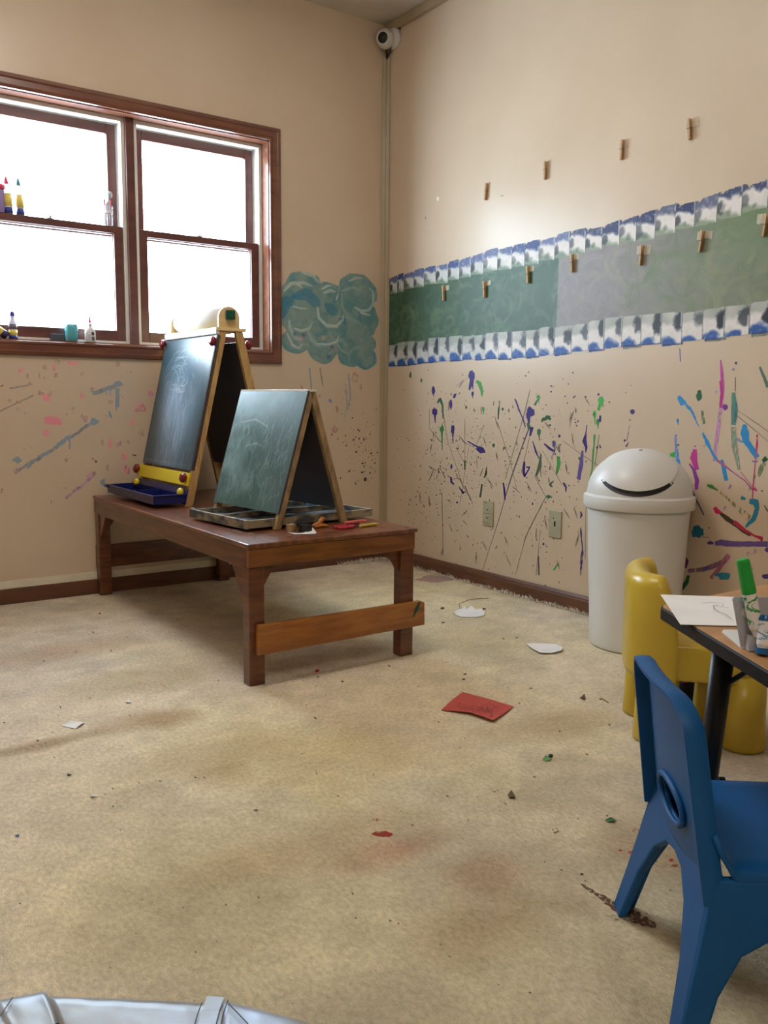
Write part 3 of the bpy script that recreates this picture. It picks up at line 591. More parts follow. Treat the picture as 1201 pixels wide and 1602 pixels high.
# ------------------------------------------------------------------ paintings on the left wall
M_cloud = attr_mat('cloud_paint', .5, .4)
clo = Canvas(-.615, -.03, .93, 1.50, .0025, (130, 154, 148)); clo.a[:] = 0
def lw(x, y): p = LW(x, y); return (p.x, p.z)
def cpx(zx, zy): return lw(430+zx/6.672, 410+zy/6.672)
cx_, cy_ = np.meshgrid(clo.U, clo.V); nz = noise2(clo.h, clo.w, 25, 3)
for zx, zy, r in [(300, 300, 190), (160, 330, 110), (180, 600, 120), (170, 500, 110), (220, 820, 130), (500, 900, 150), (480, 860, 150), (500, 620, 260), (560, 370, 150), (850, 300, 185), (960, 340, 110), (870, 600, 210), (980, 620, 100), (800, 930, 150), (950, 1010, 110), (980, 850, 80), (400, 700, 200), (700, 650, 230)]:
    c = cpx(zx, zy); rr = r/6.672; clo.a[((cx_-c[0])/.0038)**2+((cy_-c[1])/.0032)**2 < rr**2*(.9+.3*nz)**2] = 1
def cst(pts, wpx, col, op, br=.5): clo.stroke([cpx(*p) for p in pts], wpx/6.672*.0034, col, op, br)
clo.img[:] = clo.img*(1-(np.clip((nz-.45)*4, 0, 1)*.8)[..., None])+np.array((92, 138, 144))*(np.clip((nz-.45)*4, 0, 1)*.8)[..., None]
for k in range(160):
    zx, zy = random.uniform(60, 1080), random.uniform(120, 1100); c = cpx(zx, zy); a0 = random.uniform(0, 6.3)
    clo.arc(c[0], c[1], random.uniform(.02, .06), a0, a0+random.uniform(1, 3.4), random.uniform(.008, .02), random.choice([(156, 174, 164), (80, 134, 148), (146, 162, 146), (104, 142, 142), (140, 156, 152), (98, 146, 150)]), random.uniform(.3, .7), .7)
for c, z in [((46, 116, 156), [(80, 560), (110, 420), (200, 380)]), ((54, 120, 156), [(200, 360), (330, 330), (430, 420), (470, 480)]), ((58, 122, 152), [(540, 450), (600, 500), (660, 520)]), ((60, 120, 150), [(720, 600), (700, 640)])]: cst(z, 110, c, .85, .4)
for w_, c, z in [(34, (206, 214, 206), [(95, 300), (170, 220), (300, 215), (420, 260)]), (14, (226, 228, 220), [(230, 230), (300, 270)]), (30, (196, 208, 202), [(280, 105), (400, 140), (480, 230)]), (26, (222, 226, 218), [(490, 280), (560, 240), (600, 240)]), (30, (214, 220, 212), [(510, 320), (580, 295), (650, 310)]), (18, (228, 228, 222), [(640, 390), (665, 320)]),
                 (34, (214, 222, 216), [(445, 470), (460, 580), (540, 660), (640, 670), (710, 600), (715, 530)]), (14, (226, 230, 222), [(190, 460), (270, 480), (350, 485)]), (40, (186, 204, 206), [(150, 610), (160, 700), (220, 790), (300, 820)]), (28, (206, 214, 210), [(130, 740), (180, 860), (250, 900), (300, 830)]),
                 (26, (208, 216, 210), [(200, 690), (280, 715), (360, 690), (400, 610)]), (40, (160, 186, 188), [(340, 700), (380, 800), (450, 870), (560, 870)]), (22, (214, 222, 216), [(440, 850), (560, 855), (650, 830), (670, 740)]), (24, (150, 182, 188), [(650, 850), (690, 920), (800, 970)]), (30, (204, 214, 208), [(830, 470), (900, 510), (980, 500), (1030, 420), (1020, 300), (960, 250)]),
                 (26, (190, 204, 196), [(770, 200), (850, 160), (920, 170)]), (30, (160, 180, 176), [(700, 300), (800, 265), (880, 270)]), (24, (150, 172, 170), [(700, 330), (700, 460), (780, 590), (930, 655)]), (26, (220, 222, 214), [(900, 530), (1005, 555)]), (30, (128, 160, 156), [(340, 870), (360, 980), (460, 1050)]), (26, (90, 150, 160), [(90, 860), (170, 930), (320, 920)]),
                 (30, (64, 140, 160), [(870, 1060), (950, 1120), (1030, 1060), (1060, 800), (1060, 560)]), (24, (96, 156, 160), [(690, 960), (740, 1060), (850, 1090)]), (24, (100, 150, 160), [(80, 250), (130, 170), (300, 105)]), (24, (96, 150, 158), [(500, 215), (640, 235)])]: cst(z, w_, c, .85, .35)
for c, x, y, w_ in [((216, 150, 150), 275, 800, 50), ((84, 90, 140), 210, 750, 44), ((90, 96, 144), 600, 890, 44), ((222, 130, 150), 645, 920, 36), ((90, 96, 140), 560, 990, 50), ((206, 176, 140), 510, 790, 60), ((84, 90, 138), 300, 760, 40)]: cst([(x-10, y-15), (x+12, y+20)], w_, c, .8, .4)
clo.build('painted_cloud', M_cloud, ((0, -.0012, 0), (1, 0, 0), (0, 0, 1)), wall_left)
sl = Splat(LW, (0, -1, 0), .0004)
PK, BL = (226, 158, 162), (140, 158, 172)
def z4(x, y): return (x/4.003, 560+y/4.003)
for x, y, rx, ry, rot, c, a in [(290, 247, 32, 20, .6, (232, 150, 162), 1), (322, 393, 62, 28, .2, (230, 146, 158), 1), (290, 470, 20, 24, .2, (228, 158, 164), .8), (130, 75, 22, 14, 0, PK, .6), (337, 60, 14, 22, 0, PK, .6), (455, 35, 34, 12, 0, PK, .6), (350, 110, 12, 18, 0, PK, .5), (515, 240, 14, 22, 0, PK, .5),
        (690, 540, 18, 28, 0, PK, .65), (776, 620, 18, 22, 0, PK, .65), (826, 405, 16, 20, 0, PK, .65), (880, 310, 36, 34, 0, PK, .55), (942, 225, 16, 20, 0, (206, 150, 170), .75), (795, 700, 20, 30, 0, PK, .5), (786, 503, 18, 3, 0, PK, .8), (572, 730, 36, 16, -.5, (206, 160, 172), .6), (480, 820, 30, 10, -.6, (200, 160, 176), .5),
        (590, 400, 24, 24, .5, BL, 1), (105, 640, 26, 20, 0, BL, 1), (643, 780, 16, 22, .2, BL, 1), (688, 350, 7, 26, -.4, BL, 1), (742, 162, 28, 18, 0, BL, 1), (180, 670, 18, 20, 0, BL, .8), (600, 648, 8, 10, 0, (110, 104, 84), .8)]:
    p = z4(x, y); sl.blob(p[0], p[1], rx/4, ry/4, c, rot, .45+.55*a, .3)
for pts, w_, c, a in [([(750, 155), (690, 185), (580, 225)], 6, (146, 152, 156), .75), ([(727, 190), (729, 330)], 3, BL, .9), ([(742, 190), (740, 310)], 3, BL, .9), ([(690, 190), (690, 240)], 2.4, BL, .8), ([(665, 200), (666, 232)], 2, BL, .8), ([(90, 720), (180, 665), (300, 595), (400, 520), (490, 465), (560, 415)], 5, (150, 156, 164), .62), ([(345, 565), (380, 535), (440, 490)], 6, BL, .8), ([(435, 490), (437, 572)], 2.4, BL, .8), ([(240, 620), (310, 585)], 6, BL, .75),
                      ([(410, 880), (500, 810), (600, 720)], 4, (196, 160, 178), .6), ([(0, 335), (130, 270), (210, 235)], 2, (150, 140, 124), .8), ([(60, 190), (180, 172)], 2.5, (160, 150, 138), .7), ([(245, 95), (247, 125)], 1.5, (150, 140, 124), .8), ([(828, 606), (855, 612)], 1.6, (70, 56, 50), .9), ([(5, 178), (20, 170)], 1.8, (110, 100, 90), .9)]:
    sl.stroke([z4(*p)+(w_,) for p in pts], c, .3+.7*a, .5)
for k in range(40):
    p = z4(random.uniform(0, 950), random.uniform(20, 900)); sl.blob(p[0], p[1], random.uniform(1.5, 5), random.uniform(2, 5), (222, 180, 170), 0, .62, .3)
for x, y, w_, l, c in [(484, 575, 2, 60, (150, 160, 176)), (500, 575, 1.4, 30, (130, 120, 110)), (545, 585, 1.8, 60, (150, 160, 176)), (540, 600, 1.2, 55, (140, 160, 186)), (514, 625, 4, 4, (120, 140, 190))]: sl.stroke([(x, y, w_), (x+3, y+l*.6, w_*1.2), (x-2 if x > 530 else x+5, y+l, w_*.6)], c, .75, .4)
for x, y, r in [(555, 590, 6), (528, 640, 4), (523, 672, 5), (470, 610, 5), (566, 605, 4), (500, 620, 3), (586, 640, 3)]: sl.blob(x, y, r, r*1.3, (226, 164, 160), 0, .6)
for k in range(120):
    x = random.gauss(565, 20); y = random.gauss(700, 45)
    if x < 592 and x > 515 and y < 800: s_ = random.choice([.4, .5, .7, 1.0]); sl.blob(x, y, s_, s_*random.uniform(1, 2), random.choice([(70, 60, 50), (80, 70, 58), (50, 48, 76)]), .2, 1, .3, 7)
for x, y, a, b_ in [(571, 750, 2.4, 3.4), (566, 739, 1.6, 1.6), (567, 725, 1.8, 1.4), (557, 707, 1.6, 1.6), (551, 654, 1.2, 1.2), (541, 697, 1.8, 1), (556, 756, .9, 2.4), (569, 687, .9, 2.6)]: sl.blob(x, y, a, b_, (44, 40, 60))
sl.build('paint_marks', M_splat, wall_left)

# ------------------------------------------------------------------ marks on the carpet
M_stain = attr_mat('carpet_stain', .95, .1, alpha=True, nscale=120)
sf = Splat(lambda x, y: FL(x, y), (0, 0, 1), .0008)
for x, y, rx, ry, c, a in [(599, 1306, 16, 5, (150, 56, 44), .75), (588, 1283, 8, 2.5, (170, 96, 76), .6), (618, 1330, 20, 12, (186, 130, 104), .45), (595, 1325, 10, 8, (190, 134, 110), .45), (800, 1246, 5, 3.5, (64, 50, 40), .9), (776, 1238, 5, 2, (120, 92, 66), .6), (680, 907, 26, 6, (176, 146, 140), .75), (960, 1284, 9, 4, (110, 120, 84), .5),
        (994, 1300, 6, 3, (196, 104, 90), .6), (1020, 1347, 7, 3, (168, 84, 66), .7), (1055, 1355, 5, 2.5, (150, 90, 60), .7), (1050, 1346, 3, 2, (170, 60, 50), .9), (985, 1334, 4, 2, (180, 90, 76), .7), (970, 1331, 3.5, 1.5, (170, 60, 50), .8), (910, 1368, 3, 1.5, (70, 56, 44), .9), (27, 1308, 4, 2, (70, 96, 130), .8), (108, 1213, 4, 2, (80, 70, 60), .9), (400, 1268, 3, 1.5, (80, 70, 60), .8),
        (727, 1055, 3, 1.2, (80, 66, 50), .9), (725, 1063, 3, 1.2, (80, 66, 50), .9), (692, 952, 3.5, 1.5, (90, 80, 66), .9), (693, 974, 3, 1.2, (90, 80, 66), .8), (757, 953, 3, 1.4, (90, 80, 66), .9), (156, 960, 2.4, 1.2, (80, 66, 56), .9), (830, 1077, 2.6, 1, (90, 76, 60), .9), (910, 1092, 4, 2, (110, 96, 76), .7), (808, 998, 1.6, 1, (90, 80, 60), .9), (1140, 1522, 8, 8, (96, 84, 72), .5), (895, 1570, 5, 6, (190, 110, 90), .4), (870, 1300, 6, 4, (140, 100, 78), .6), (790, 1258, 3, 2, (90, 76, 60), .7)]:
    sf.blob(x, y, rx, ry, c, 0, a, .35)
sf.stroke([(908, 1383, 2), (930, 1398, 6), (955, 1414, 10), (985, 1432, 16), (1008, 1442, 14), (1026, 1450, 5)], (104, 76, 64), .72, .5); sf.stroke([(948, 1432, 3), (962, 1436, 8), (985, 1440, 4)], (120, 90, 74), .6, .5); sf.stroke([(1015, 1448, 6), (1040, 1466, 8)], (150, 122, 98), .45)
sf.stroke([(720, 955, 1), (718, 945, 1), (735, 938, 1), (765, 936, 1)], (110, 104, 84), .8); sf.stroke([(940, 1092, 2), (952, 1100, 2)], (130, 112, 84), .7)
sf.stroke([(0, 1184, 4), (40, 1172, 6), (85, 1160, 3)], (130, 104, 80), .5, .6); sf.stroke([(20, 1035, 8), (60, 1025, 18), (110, 1030, 8)], (190, 136, 112), .42, .6)
for k in range(150):
    x = random.uniform(0, 1200); y = random.uniform(960, 1590); s_ = random.uniform(.6, 1.8)
    sf.blob(x, y, s_*1.4, s_*.7, random.choice([(110, 88, 64), (96, 84, 66), (150, 108, 80), (120, 110, 76)]), random.random(), .8, .4, 7)
sf.build('stain', M_stain, floor)
# frayed carpet edge along the right baseboard and in the corner
mb = MB()
for k in range(2600):
    if random.random() < .86: y = -random.random()**1.0*2.3; x = -.014-random.random()*.018; b0 = 1
    else: x = -random.uniform(.0, .30); y = -.02-random.random()*.03; b0 = 1.3
    h = random.uniform(.005, .024)*(1.3 if random.random() < .15 else 1)*b0*(.6+.6*math.sin(y*23)**2); a = random.uniform(0, 6.28); q = random.uniform(.7, 1.8)*h; h *= .8
    wv = Vector((math.cos(a+1.5), math.sin(a+1.5), 0))*.0011
    p = Vector((x, y, .0005)); t = p+Vector((math.cos(a)*q, math.sin(a)*q, h)); m_ = p.lerp(t, .55)+Vector((0, 0, h*.25))
    mb.add([p-wv, p+wv, m_+wv*.8, m_-wv*.8, t], [(0, 1, 2, 3), (3, 2, 4)])
fr = mb.build('frayed_edge', M_fringe, floor); fr['kind'] = 'stuff'

# ------------------------------------------------------------------ bench under the window
BX0, BX1, BY0, BY1, BH = -1.55, -.935, -1.515, -.012, .437
bench = thing('bench', 'long low brown stained wooden bench in the corner carrying both easels', 'bench', ((BX0+BX1)/2, (BY0+BY1)/2, 0))
cx, cy = bench.location.x, bench.location.y
F0 = Matrix.Translation((-cx, -cy, 0))
MB(F0).box((BX0-.006, BY0-.008, BH-.014), (BX1+.006, BY1, BH)).build('tabletop', M_benchtop, bench, bevel=.004)
MB(F0).box((BX0, BY0, BH-.072), (BX1, BY0+.022, BH-.0145)).build('end_apron', M_benchend, bench, bevel=.002)
MB(F0).box((BX0, BY1-.022, BH-.072), (BX1, BY1, BH-.0145)).build('end_apron', M_bench, bench, bevel=.002)
for x in (BX0, BX1-.02): MB(F0).box((x, BY0+.0225, BH-.078), (x+.02, BY1-.0225, BH-.0145)).build('side_apron', M_bench, bench, bevel=.002)
lw_, ld = .052, .044
for x, sx in ((BX0, 1), (BX1-lw_, -1)):
    for y, sy in ((BY0+.004, 1), (BY1-ld-.004, -1)):
        xx = x+.0008*sx
        o = MB(F0).box((xx, y, 0), (xx+lw_, y+ld, BH-.073)).build('leg', M_bench, bench, bevel=.003)
        # triangular gusset beside the leg, under the aprons
        z1 = BH-.079; px = x+lw_ if sx > 0 else x
        mb = MB(F0); mb.prism([(0, 0), (.045*sx, 0), (.0, -.075)], (px, y+ld*.35, BH-.0725), (1, 0, 0), (0, 0, 1), (0, .018, 0))
        py = y+ld if sy > 0 else y; qx = x+.004 if sx > 0 else x+lw_-.022
        mb.prism([(0, 0), (.085*sy, 0), (.0, -.115)], (qx+(.002 if sx > 0 else 0), py, BH-.0785), (0, 1, 0), (0, 0, 1), (.018, 0, 0)); mb.build('corner_brace', M_bench, bench, bevel=.001)
mb = MB(F0); mb.prism([(0, 0), (.632, .004), (.630, .084), (.612, .090), (.004, .093)], (BX0-.002+.02, BY0-.017, .098), (1, 0, 0), (0, 0, 1), (0, .0205, 0))
rail = mb.build('stretcher', M_rail, bench, bevel=.004); rail['label'] = 'orange-stained board across the front legs'
mb = MB(F0); mb.prism([(0, 0), (.006, .002), (.028, .030), (.034, .052), (.026, .052), (.012, .034), (.006, .018)], (BX0+.595, BY0-.0175, .135), (1, 0, 0), (0, 0, 1), (0, .0008, 0)); mb.build('paint_smear', M_green, rail)
MB(F0).box((BX0+.002, BY1-.0015, .115), (BX1-.002, BY1+.0105, .215)).build('stretcher', M_bench, bench, bevel=.002)
# worn pale marks on the tabletop
M_scuff = attr_mat('scuff_paint', .5, .4, alpha=True, nscale=90)
sb = Splat(lambda x, y: FL(x, y, BH)-Vector((cx, cy, 0)), (0, 0, 1), .0004)
for k in range(60):
    x = random.uniform(300, 400); y = 800+(x-300)*.4+random.uniform(-6, 4); sb.blob(x, y, random.uniform(1.5, 7), random.uniform(.8, 2.4), random.choice([(190, 150, 130), (170, 130, 112), (80, 46, 34), (206, 176, 160)]), .3, .6, .4, 8)
for k in range(40):
    x = random.uniform(400, 640); y = 842-(x-400)*.06+random.uniform(-10, 3); sb.blob(x, y, random.uniform(1.5, 8), random.uniform(.6, 1.6), random.choice([(180, 140, 110), (90, 50, 34), (200, 170, 150)]), -.1, .55, .4, 8)
sc_ = sb.build('scuff', M_scuff, bench); sc_['kind'] = 'stuff'

# ------------------------------------------------------------------ chalkboard paintings
def board_canvas(w_, h_, kind):
    c = Canvas(0, w_, 0, h_, .0025, (46, 74, 86) if kind == 't' else (56, 92, 90)); nb = noise2(c.h, c.w, 40, 4); ns = noise2(c.h, c.w, 14, 3)
    X, Y = np.meshgrid(c.U/w_, c.V/h_)
    if kind == 't':
        m = np.clip(1.15-np.hypot((X-.5)/.42, (Y-.42)/.52), 0, 1)*(.55+.75*nb); m = np.clip(m, 0, .85); c.img[:] = c.img*(1-m[..., None])+np.array((150, 174, 198))*m[..., None]
        for k in range(420):
            x = random.gauss(.5, .17)*w_; y = random.uniform(.03, .72)*h_; l = random.uniform(.02, .12); c.stroke([(x, y), (x+random.gauss(0, .006), y-l*.5), (x+random.gauss(0, .01), y-l)], random.uniform(.002, .008), random.choice([(166, 180, 194), (120, 140, 156), (60, 78, 88), (190, 206, 220)]), random.uniform(.25, .6), .7)
        for k in range(34):
            a0 = random.uniform(.2, 2.2); c.arc((.42+random.gauss(0, .1))*w_, (.70+random.gauss(0, .05))*h_, random.uniform(.03, .12), a0, a0+random.uniform(1.0, 2.6), random.uniform(.0025, .006), (206, 220, 226), random.uniform(.35, .8), .6, .8)
        for k in range(9): a0 = random.uniform(2.6, 4.2); c.arc(random.uniform(.3, .6)*w_, random.uniform(.62, .74)*h_, .04, a0, a0+3, .004, (214, 224, 230), .7, .5, .6)
        for k in range(12): c.stroke([(random.uniform(.1, .9)*w_, random.uniform(.1, .6)*h_) for _ in range(2)], .0026, (196, 208, 216), .35, .5)
        c.stroke([(.02*w_, .03*h_), (.98*w_, .035*h_)], .01, (150, 164, 172), .4)
    else:
        m = np.clip((nb-.4)*3, 0, 1)*np.clip(1.1-X*.9, 0, 1); c.img[:] = c.img*(1-m[..., None]*.6)+np.array((150, 180, 188))*m[..., None]*.6
        m = np.clip((X-.62)*2.2, 0, 1)*np.clip((ns-.3)*2, 0, 1); c.img[:] = c.img*(1-m[..., None]*.5)+np.array((74, 78, 100))*m[..., None]*.5
        for k in range(520):
            x = random.uniform(.02, .95)*w_; y = random.uniform(.1, .8)*h_; l = random.uniform(.01, .07); c.stroke([(x, y), (x+random.gauss(-.004, .008), y-l*.5), (x+random.gauss(-.006, .014), y-l)], random.uniform(.002, .006), random.choice([(160, 178, 184), (120, 146, 150), (180, 196, 200), (50, 82, 82)]), random.uniform(.2, .55), .7)
        for k in range(26): a0 = random.uniform(0, 6); c.arc(random.uniform(.6, .95)*w_, random.uniform(.62, .95)*h_, random.uniform(.01, .03), a0, a0+random.uniform(2, 4), .0028, (60, 56, 92), .6, .4)
        c.stroke([(.12*w_, .72*h_), (.35*w_, .755*h_), (.55*w_, .70*h_), (.62*w_, .63*h_)], .0035, (196, 212, 210), .8, .4)
        for q in [[(.2, .66), (.26, .70), (.3, .64), (.27, .6)], [(.6, .3), (.66, .4), (.68, .48)], [(.3, .52), (.45, .55), (.6, .52)]]: c.stroke([(a*w_, b*h_) for a, b in q], .0035, (196, 210, 206), .7, .4)
        c.stroke([(.5*w_, .3*h_), (.55*w_, .2*h_), (.52*w_, .12*h_), (.6*w_, .08*h_)], .004, (150, 176, 176), .6)
    return c
M_board = attr_mat('chalkboard_paint', .30, .7)

# ------------------------------------------------------------------ tall easel
EX, EY, EYAW = -1.372, -.598, .012       # near front foot; u runs front to rear, v away from the viewer
EW = .526; TZ = .688                      # width, height of the top above the bench
te = thing('tall_easel', 'tall double-sided wooden easel with paper roll and navy tray on the bench', 'easel', (EX, EY, BH+.0004), EYAW)
sl_ = .158/TZ                            # slope of the front legs
def legs(T, H, spread, fr, depth, thick, w_, m, slope):
    for v0 in (0, w_-thick):
        mb = MB(); mb.prism([(0, 0), (depth*1.05, 0), (slope*H+depth*1.05, H), (slope*H, H)], (0, v0, 0), (1, 0, 0), (0, 0, 1), (0, thick, 0)); mb.build('front_leg', m, T, bevel=.002)
        R = spread; mb = MB(); mb.prism([(R, 0), (R-depth*1.05, 0), (R-slope*H-depth*1.05, H), (R-slope*H, H)], (0, v0, 0), (1, 0, 0), (0, 0, 1), (0, thick, 0)); mb.build('rear_leg', m, T, bevel=.002)
legs(te, TZ-.0005, .419, 0, .032, .02, EW, M_easel, sl_)
nrm = Vector((TZ, 0, -.158)).normalized()*-1   # outward normal of the front board
upv = Vector((.158, 0, TZ)).normalized()
def on_front(v, h, out): return Vector((0, v, 0))+upv*h+nrm*out
h0, h1 = .145, .69
c = board_canvas(EW-.03, h1-h0, 't')
Fm = frameXYZ(on_front(0, 0, 0), (0, 1, 0), upv, nrm)
bd = MB(Fm).box((.0, h0, -.012), (EW, h1, .004)).build('front_board', M_back, te, bevel=.001); bd['label'] = 'dark chalkboard with smudged chalk scribbles'
O = on_front(EW-.006, h0, .0048)
cv = board_canvas(EW-.012, h1-h0-.004, 't')
cvo = cv.build('chalk_surface', M_board, (tuple(O), (0, -1, 0), tuple(upv)), bd)
nr = Vector((-nrm.x, 0, nrm.z)); upr = Vector((-upv.x, 0, upv.z))
Fr = frameXYZ((.419, 0, 0), (0, 1, 0), upr, nr)
MB(Fr).box((.021, h0, -.03), (EW-.021, h1-.02, -.022)).build('rear_board', M_back, te)
MB(Fr).box((.0, h0-.04, .0), (EW, h0+.008, .008)).build('rear_bar', M_yel, te, bevel=.001)
yb = MB(Fm).box((-.002, .082, .002), (EW+.02, .134, .0105)).build('clip_bar', M_yel, te, bevel=.002); yb['label'] = 'yellow paper clip bar'
def knob(F, x, y, z, r, m, name, T, L=.022):
    mb = MB(F @ Matrix.Translation((x, y, z))); ring = []
    n = 24
    for (rr, zz) in [(.5, 0), (.55, .003), (.98, .006), (1, .012), (.92, L*.8), (.7, L), (.25, L*1.02)]:
        ring.append([((r*rr*(1-.10*(math.cos(6*2*PI*i/n)+1)/2*(1 if rr > .6 else 0)))*math.cos(2*PI*i/n), (r*rr*(1-.10*(math.cos(6*2*PI*i/n)+1)/2*(1 if rr > .6 else 0)))*math.sin(2*PI*i/n), zz) for i in range(n)])
    vs = [p for q in ring for p in q]; fs = []
    for k in range(len(ring)-1):
        for i in range(n): j = (i+1) % n; fs.append((k*n+i, k*n+j, (k+1)*n+j, (k+1)*n+i))
    fs += [tuple(range(n-1, -1, -1)), tuple(range((len(ring)-1)*n, len(ring)*n))]; mb.add(vs, fs); return mb.build(name, m, T, smooth=True)
for x in (.022, EW+.012): knob(Fm, x, .112, .0105, .020, M_red, 'red_knob', te)
knob(Fm, .010, .66, .004, .020, M_red, 'red_knob', te); knob(Fm, EW+.004, .672, .004, .020, M_red, 'red_knob', te)
knob(Fr, .01, .65, .004, .019, M_red, 'red_knob', te); knob(Fr, .5, .11, .004, .019, M_red, 'red_knob', te)
# tray
mb = MB(Fm); mb.box((-.004, .01, .0), (EW+.012, .072, .0045)); tp = mb.build('tray_back', M_navy, te, bevel=.001)
mb = MB(); zt, zb = .052, .016; xo, xi = -.135, .002; v0, v1 = .0, EW+.01
def open_box(mb, x0, x1, y0, y1, z0, z1, t, flare=.0, div=None):
    mb.box((x0, y0, z0), (x1, y1, z0+t)); mb.box((x0, y0, z0), (x0+t, y1, z1)); mb.box((x1-t, y0, z0), (x1, y1, z1)); mb.box((x0, y0, z0), (x1, y0+t, z1)); mb.box((x0, y1-t, z0), (x1, y1, z1))
    if div:
        for d_ in div: mb.box((x0, d_, z0), (x1, d_+t, z1-.004))
open_box(mb, xo+.008, xi, v0, v1, zb, zt-.001, .003, div=[EW*.5])
mb.box((xo, v0-.005, zt-.004), (xi, v0+.003, zt)); mb.box((xo, v1-.003, zt-.004), (xi, v1+.005, zt)); mb.box((xo, v0, zt-.004), (xo+.010, v1, zt)); mb.box((xo-.004, v1-.03, zt-.012), (xo+.004, v1+.004, zt))
tr = mb.build('paint_tray', M_navy, te, bevel=.001); tr['label'] = 'navy blue plastic paint tray'
for x in (.035, EW-.004): knob(Fm, x, .055, .0045, .0165, M_yel, 'yellow_knob', te)
# top shelf, brackets, paper roll
mb = MB(); xa = .158-.012; xb = .419-.158+.012
MB().box((xa, -.004, TZ), (xb, EW+.004, TZ+.013)).build('top_shelf', M_pale, te, bevel=.001)
MB().box((xa-.002, .0, TZ-.013), (xa+.012, EW+.002, TZ+.012)).build('top_rail', M_white, te, bevel=.001)
xm = (xa+xb)/2
arch = [(-.046, 0), (.046, 0), (.046, .038)]+[(.046*math.cos(t), .038+.046*math.sin(t)) for t in np.linspace(.15, PI-.15, 14)]+[(-.046, .038)]
for v in (.016, EW-.03): MB().prism(arch, (xm, v, TZ+.0135), (1, 0, 0), (0, 0, 1), (0, .013, 0)).build('roll_bracket', M_pale, te, bevel=.001)
mr = MB(); Rm = Matrix.Translation((xm+.002, 0, TZ+.057)) @ Matrix.Rotation(-PI/2, 4, 'X')
mr.lathe([(.012, .031), (.041, .031), (.041, EW-.032), (.012, EW-.032)], 40, Rm); roll = mr.build('paper_roll', M_paper, te, smooth=False)
for p in roll.data.polygons: p.use_smooth = len(p.vertices) == 4
Fs = Matrix.Translation((xm, .0155, TZ+.064)) @ Matrix.Rotation(PI/2, 4, 'X')
mb = MB(Fs); mb.lathe([(.006, -.012), (.006, .0)], 12); mb.box((-.019, -.019, .0005), (.019, .019, .020)); mb.build('green_knob', M_green, te, bevel=.006, seg=3)
for k, v in enumerate((.16, .30, .44)):
    a = 2.4; mb = MB(); P = Vector((xm+.0026, v, TZ+.057))
    for q in range(3):
        ang = a-.25+q*.22; p0 = P+Vector((.0418*math.cos(ang), -.006*(q-1)-.01, .0418*math.sin(ang))); p1 = P+Vector((.0418*math.cos(ang+.2), .01-.004*q, .0418*math.sin(ang+.2)))
        mb.add([p0, p0+Vector((0, .012, 0)), p1], [(0, 1, 2)])
    mb.build('orange_dab', M_orange, roll)

# ------------------------------------------------------------------ small easel
SX, SY, SYAW, SW_, SH = -1.356, -1.315, .10, .415, .451
se = thing('small_easel', 'small worn wooden tabletop chalkboard easel at the front end of the bench', 'easel', (SX, SY, BH+.0004), SYAW)
ssl = .137/SH
legs(se, SH-.002, .302, 0, .024, .018, SW_, M_oldwood, ssl)
up2 = Vector((.137, 0, SH)).normalized(); n2 = Vector((-SH, 0, .137)).normalized()
Fb = frameXYZ((0, 0, 0), (0, 1, 0), up2, n2)
g0, g1 = .054, SH/up2.z
bd = MB(Fb).box((-.001, g0, -.004), (SW_+.001, g1, .004)).build('front_board', M_back, se, bevel=.001); bd['label'] = 'green chalkboard covered in streaky chalk'
cv = board_canvas(SW_+.0, g1-g0-.001, 's'); cv.build('chalk_surface', M_board, (tuple(Vector((0, SW_, 0))+up2*g0+n2*.0047), (0, -1, 0), tuple(up2)), bd)
up3 = Vector((-up2.x, 0, up2.z)); n3 = Vector((-n2.x, 0, n2.z))
MB(frameXYZ((.302, 0, 0), (0, 1, 0), up3, n3)).box((.001, .060, -.020), (SW_-.001, g1-.02, -.012)).build('rear_board', M_back, se)
mb = MB(); mb.box((.132, .0, SH-.002), (.170, SW_, SH+.005)); mb.build('hinge_strip', M_white, se, bevel=.001)
x0, x1, y0, y1 = -.098, .432, .0185, .0185+.375
mb = MB(); mb.box((x0, y0, .008), (x0+.011, y1, .038)); mb.box((x1-.011, y0, .010), (x1, y1, .036)); mb.box((x0+.011, y0, .010), (x1-.011, y0+.011, .036)); mb.box((x0+.011, y1-.011, .010), (x1-.011, y1, .036))
mb.build('tray_frame', M_trayw, se, bevel=.0015)
MB().box((x0+.0105, y0+.0105, .013), (x1-.0105, y1-.0105, .017)).build('tray_panel', M_dust, se)
MB().box((x0+.0105, y0+.2, .0172), (x1-.0105, y0+.212, .034)).build('tray_divider', M_trayw, se, bevel=.001)
TRZ = BH+.0175
Ms = frame((SX, SY, BH), SYAW)
def st(x, y, z): return Ms @ Vector((x, y, z))
def lump(name, label, cat, base, rx, ry, rz, m, rot=0, group=None, sq=2.6):
    mb = MB(Matrix.Rotation(rot, 4, 'Z')); vs = []; fs = []; n, k = 18, 8
    sgn = lambda a, e: math.copysign(abs(a)**e, a); e = 2/sq
    for j in range(1, k):
        ph = -PI/2+PI*j/k
        for i in range(n): t = 2*PI*i/n; vs.append((rx*sgn(math.cos(ph), e)*sgn(math.cos(t), e), ry*sgn(math.cos(ph), e)*sgn(math.sin(t), e), rz+rz*sgn(math.sin(ph), e)))
    for j in range(k-2):
        for i in range(n): q = (i+1) % n; fs.append((j*n+i, j*n+q, (j+1)*n+q, (j+1)*n+i))
    fs += [tuple(range(n-1, -1, -1)), tuple(range((k-2)*n, (k-1)*n))]; mb.add(vs, fs)
    o = mb.build(name, m, smooth=True); o.location = base; return tag(o, label, cat, group)
p = FL(372, 807, TRZ); p.z = TRZ
lump('chalk', 'pale flat oval chalk stub at the outer front of the easel tray', 'chalk', p, .028, .014, .005, M_chalkw, .1)
